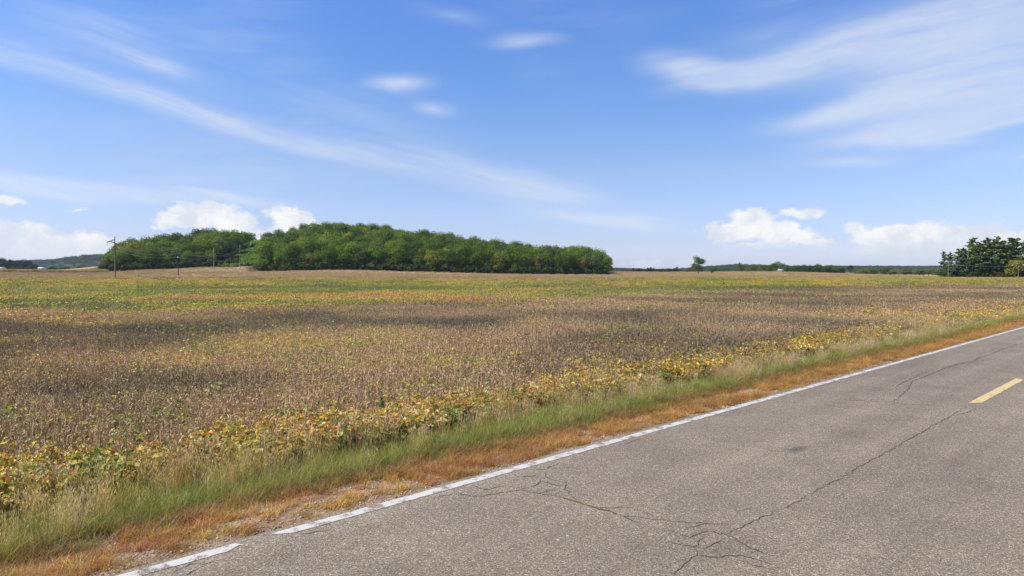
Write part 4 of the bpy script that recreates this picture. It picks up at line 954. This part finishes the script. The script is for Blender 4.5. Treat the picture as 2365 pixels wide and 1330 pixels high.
e, H, b = pole_base(590.5, 545, 690, 'utility_pole', 'slim power pole on the skyline in the gap, partly behind trees')
MB().tube([(0, 0, -1), (0, 0, H * .5), (0, 0, H)], [.2, .17, .13], 8).build('pole', M_POLE_PALE, e); MB().bar((-1.6, 0, H - 2.6), (1.6, 0, H - 1.8), .14, .16).build('crossarm', M_STEEL, e)
def cable(pts, sag, r, name, label):
    P = []
    for a, b_ in zip(pts[:-1], pts[1:]):
        L = (b_ - a).length; 
        for i in range(16):
            s = i / 16; q_ = a.lerp(b_, s); q_.z -= sag * L * 4 * s * (1 - s); P.append(q_)
    P.append(pts[-1]); o = MB().tube(P, r, 4, False).build(name, M_WIRE, None); return tag(o, label, 'cable')
# a span runs on past the left of the frame from the first pole
for i, nm in enumerate(['upper', 'middle', 'lowest']):
    cable(CAB[i], .020, .022, 'power_cable', '%s cable sagging from pole to pole before the woods' % nm)
# poles by the pines
tops = []
for u, vt, Y, lb in [(2072, 625, 470, 'thin distant pole in front of the hedgerow'), (2190, 611, 346, 'grey wooden pole at the left end of the pines'), (2352, 614, 338, 'grey wooden pole beside the yellow-green tree')]:
    e, H, b = pole_base(u, vt, Y, 'utility_pole', lb); MB().tube([(0, 0, -1), (0, 0, H)], [.15, .10], 8).build('pole', M_POLE, e)
    MB().tube([(0, -.2, H - .5), (0, -.2, H - .1)], [.12, .05], 8).build('insulator', M_INSUL, e); tops.append(b + Vector((0, -.2, H - .1)))
cable(tops, .012, .022, 'power_cable', 'thin cable strung between poles before the pines')

# ================================================================== single weeds
def weed(u, v, Hh, wd, seed, label, tint):
    r = np.random.default_rng(seed); g = ground(u, v, -.05); e = empty('weed', (g.x, g.y, -.05)); tag(e, label, 'weed')
    MB().tube([(0, 0, -.05), (.02, 0, Hh * .5), (0, .02, Hh)], [.012, .009, .004], 6).build('stem', M_BARK, e)
    n = 260; s = r.random(n) ** .8; az_ = r.uniform(0, 6.28, n); rr = wd * (1.05 - s) * r.uniform(.2, 1, n)
    c = np.c_[np.cos(az_) * rr, np.sin(az_) * rr, Hh * (.12 + .9 * s)]; nn_ = np.c_[np.cos(az_) * .4, np.sin(az_) * .4, np.ones(n)] + r.normal(size=(n, 3)) * .4
    v_, f_, r_ = cards(c, nn_, .018, .07, r, up=np.c_[np.cos(az_), np.sin(az_), np.full(n, .9)])
    o = obj('foliage', mesh_np('foliage', v_, f_, M_CROWN, rnd=r_), e); o.color = (*tint, 1)
weed(1832, 818, .85, .28, 1, 'dark green cone-shaped weed among yellow soybeans by the verge', (.10, .17, .04))
weed(882, 985, .55, .20, 2, 'feathery green weed at the verge before brown stalks', (.11, .18, .04))
weed(1005, 955, .50, .07, 3, 'thin dark dead stalk standing at the verge edge', (.10, .08, .05))

# ================================================================== air
m, t, out = mat('haze_air'); pv = t.new('ShaderNodeVolumePrincipled'); pv.inputs['Color'].default_value = (.82, .88, .96, 1); pv.inputs['Density'].default_value = 0.00006; pv.inputs['Anisotropy'].default_value = 0.3
t.link(pv.outputs[0], out.inputs['Volume'])
me = MB().box((0, 1700, 35), (9000, 5000, 80)).mesh('haze', m)
tag(obj('haze', me), 'thin pale air haze over the whole landscape', 'haze', None, 'stuff')
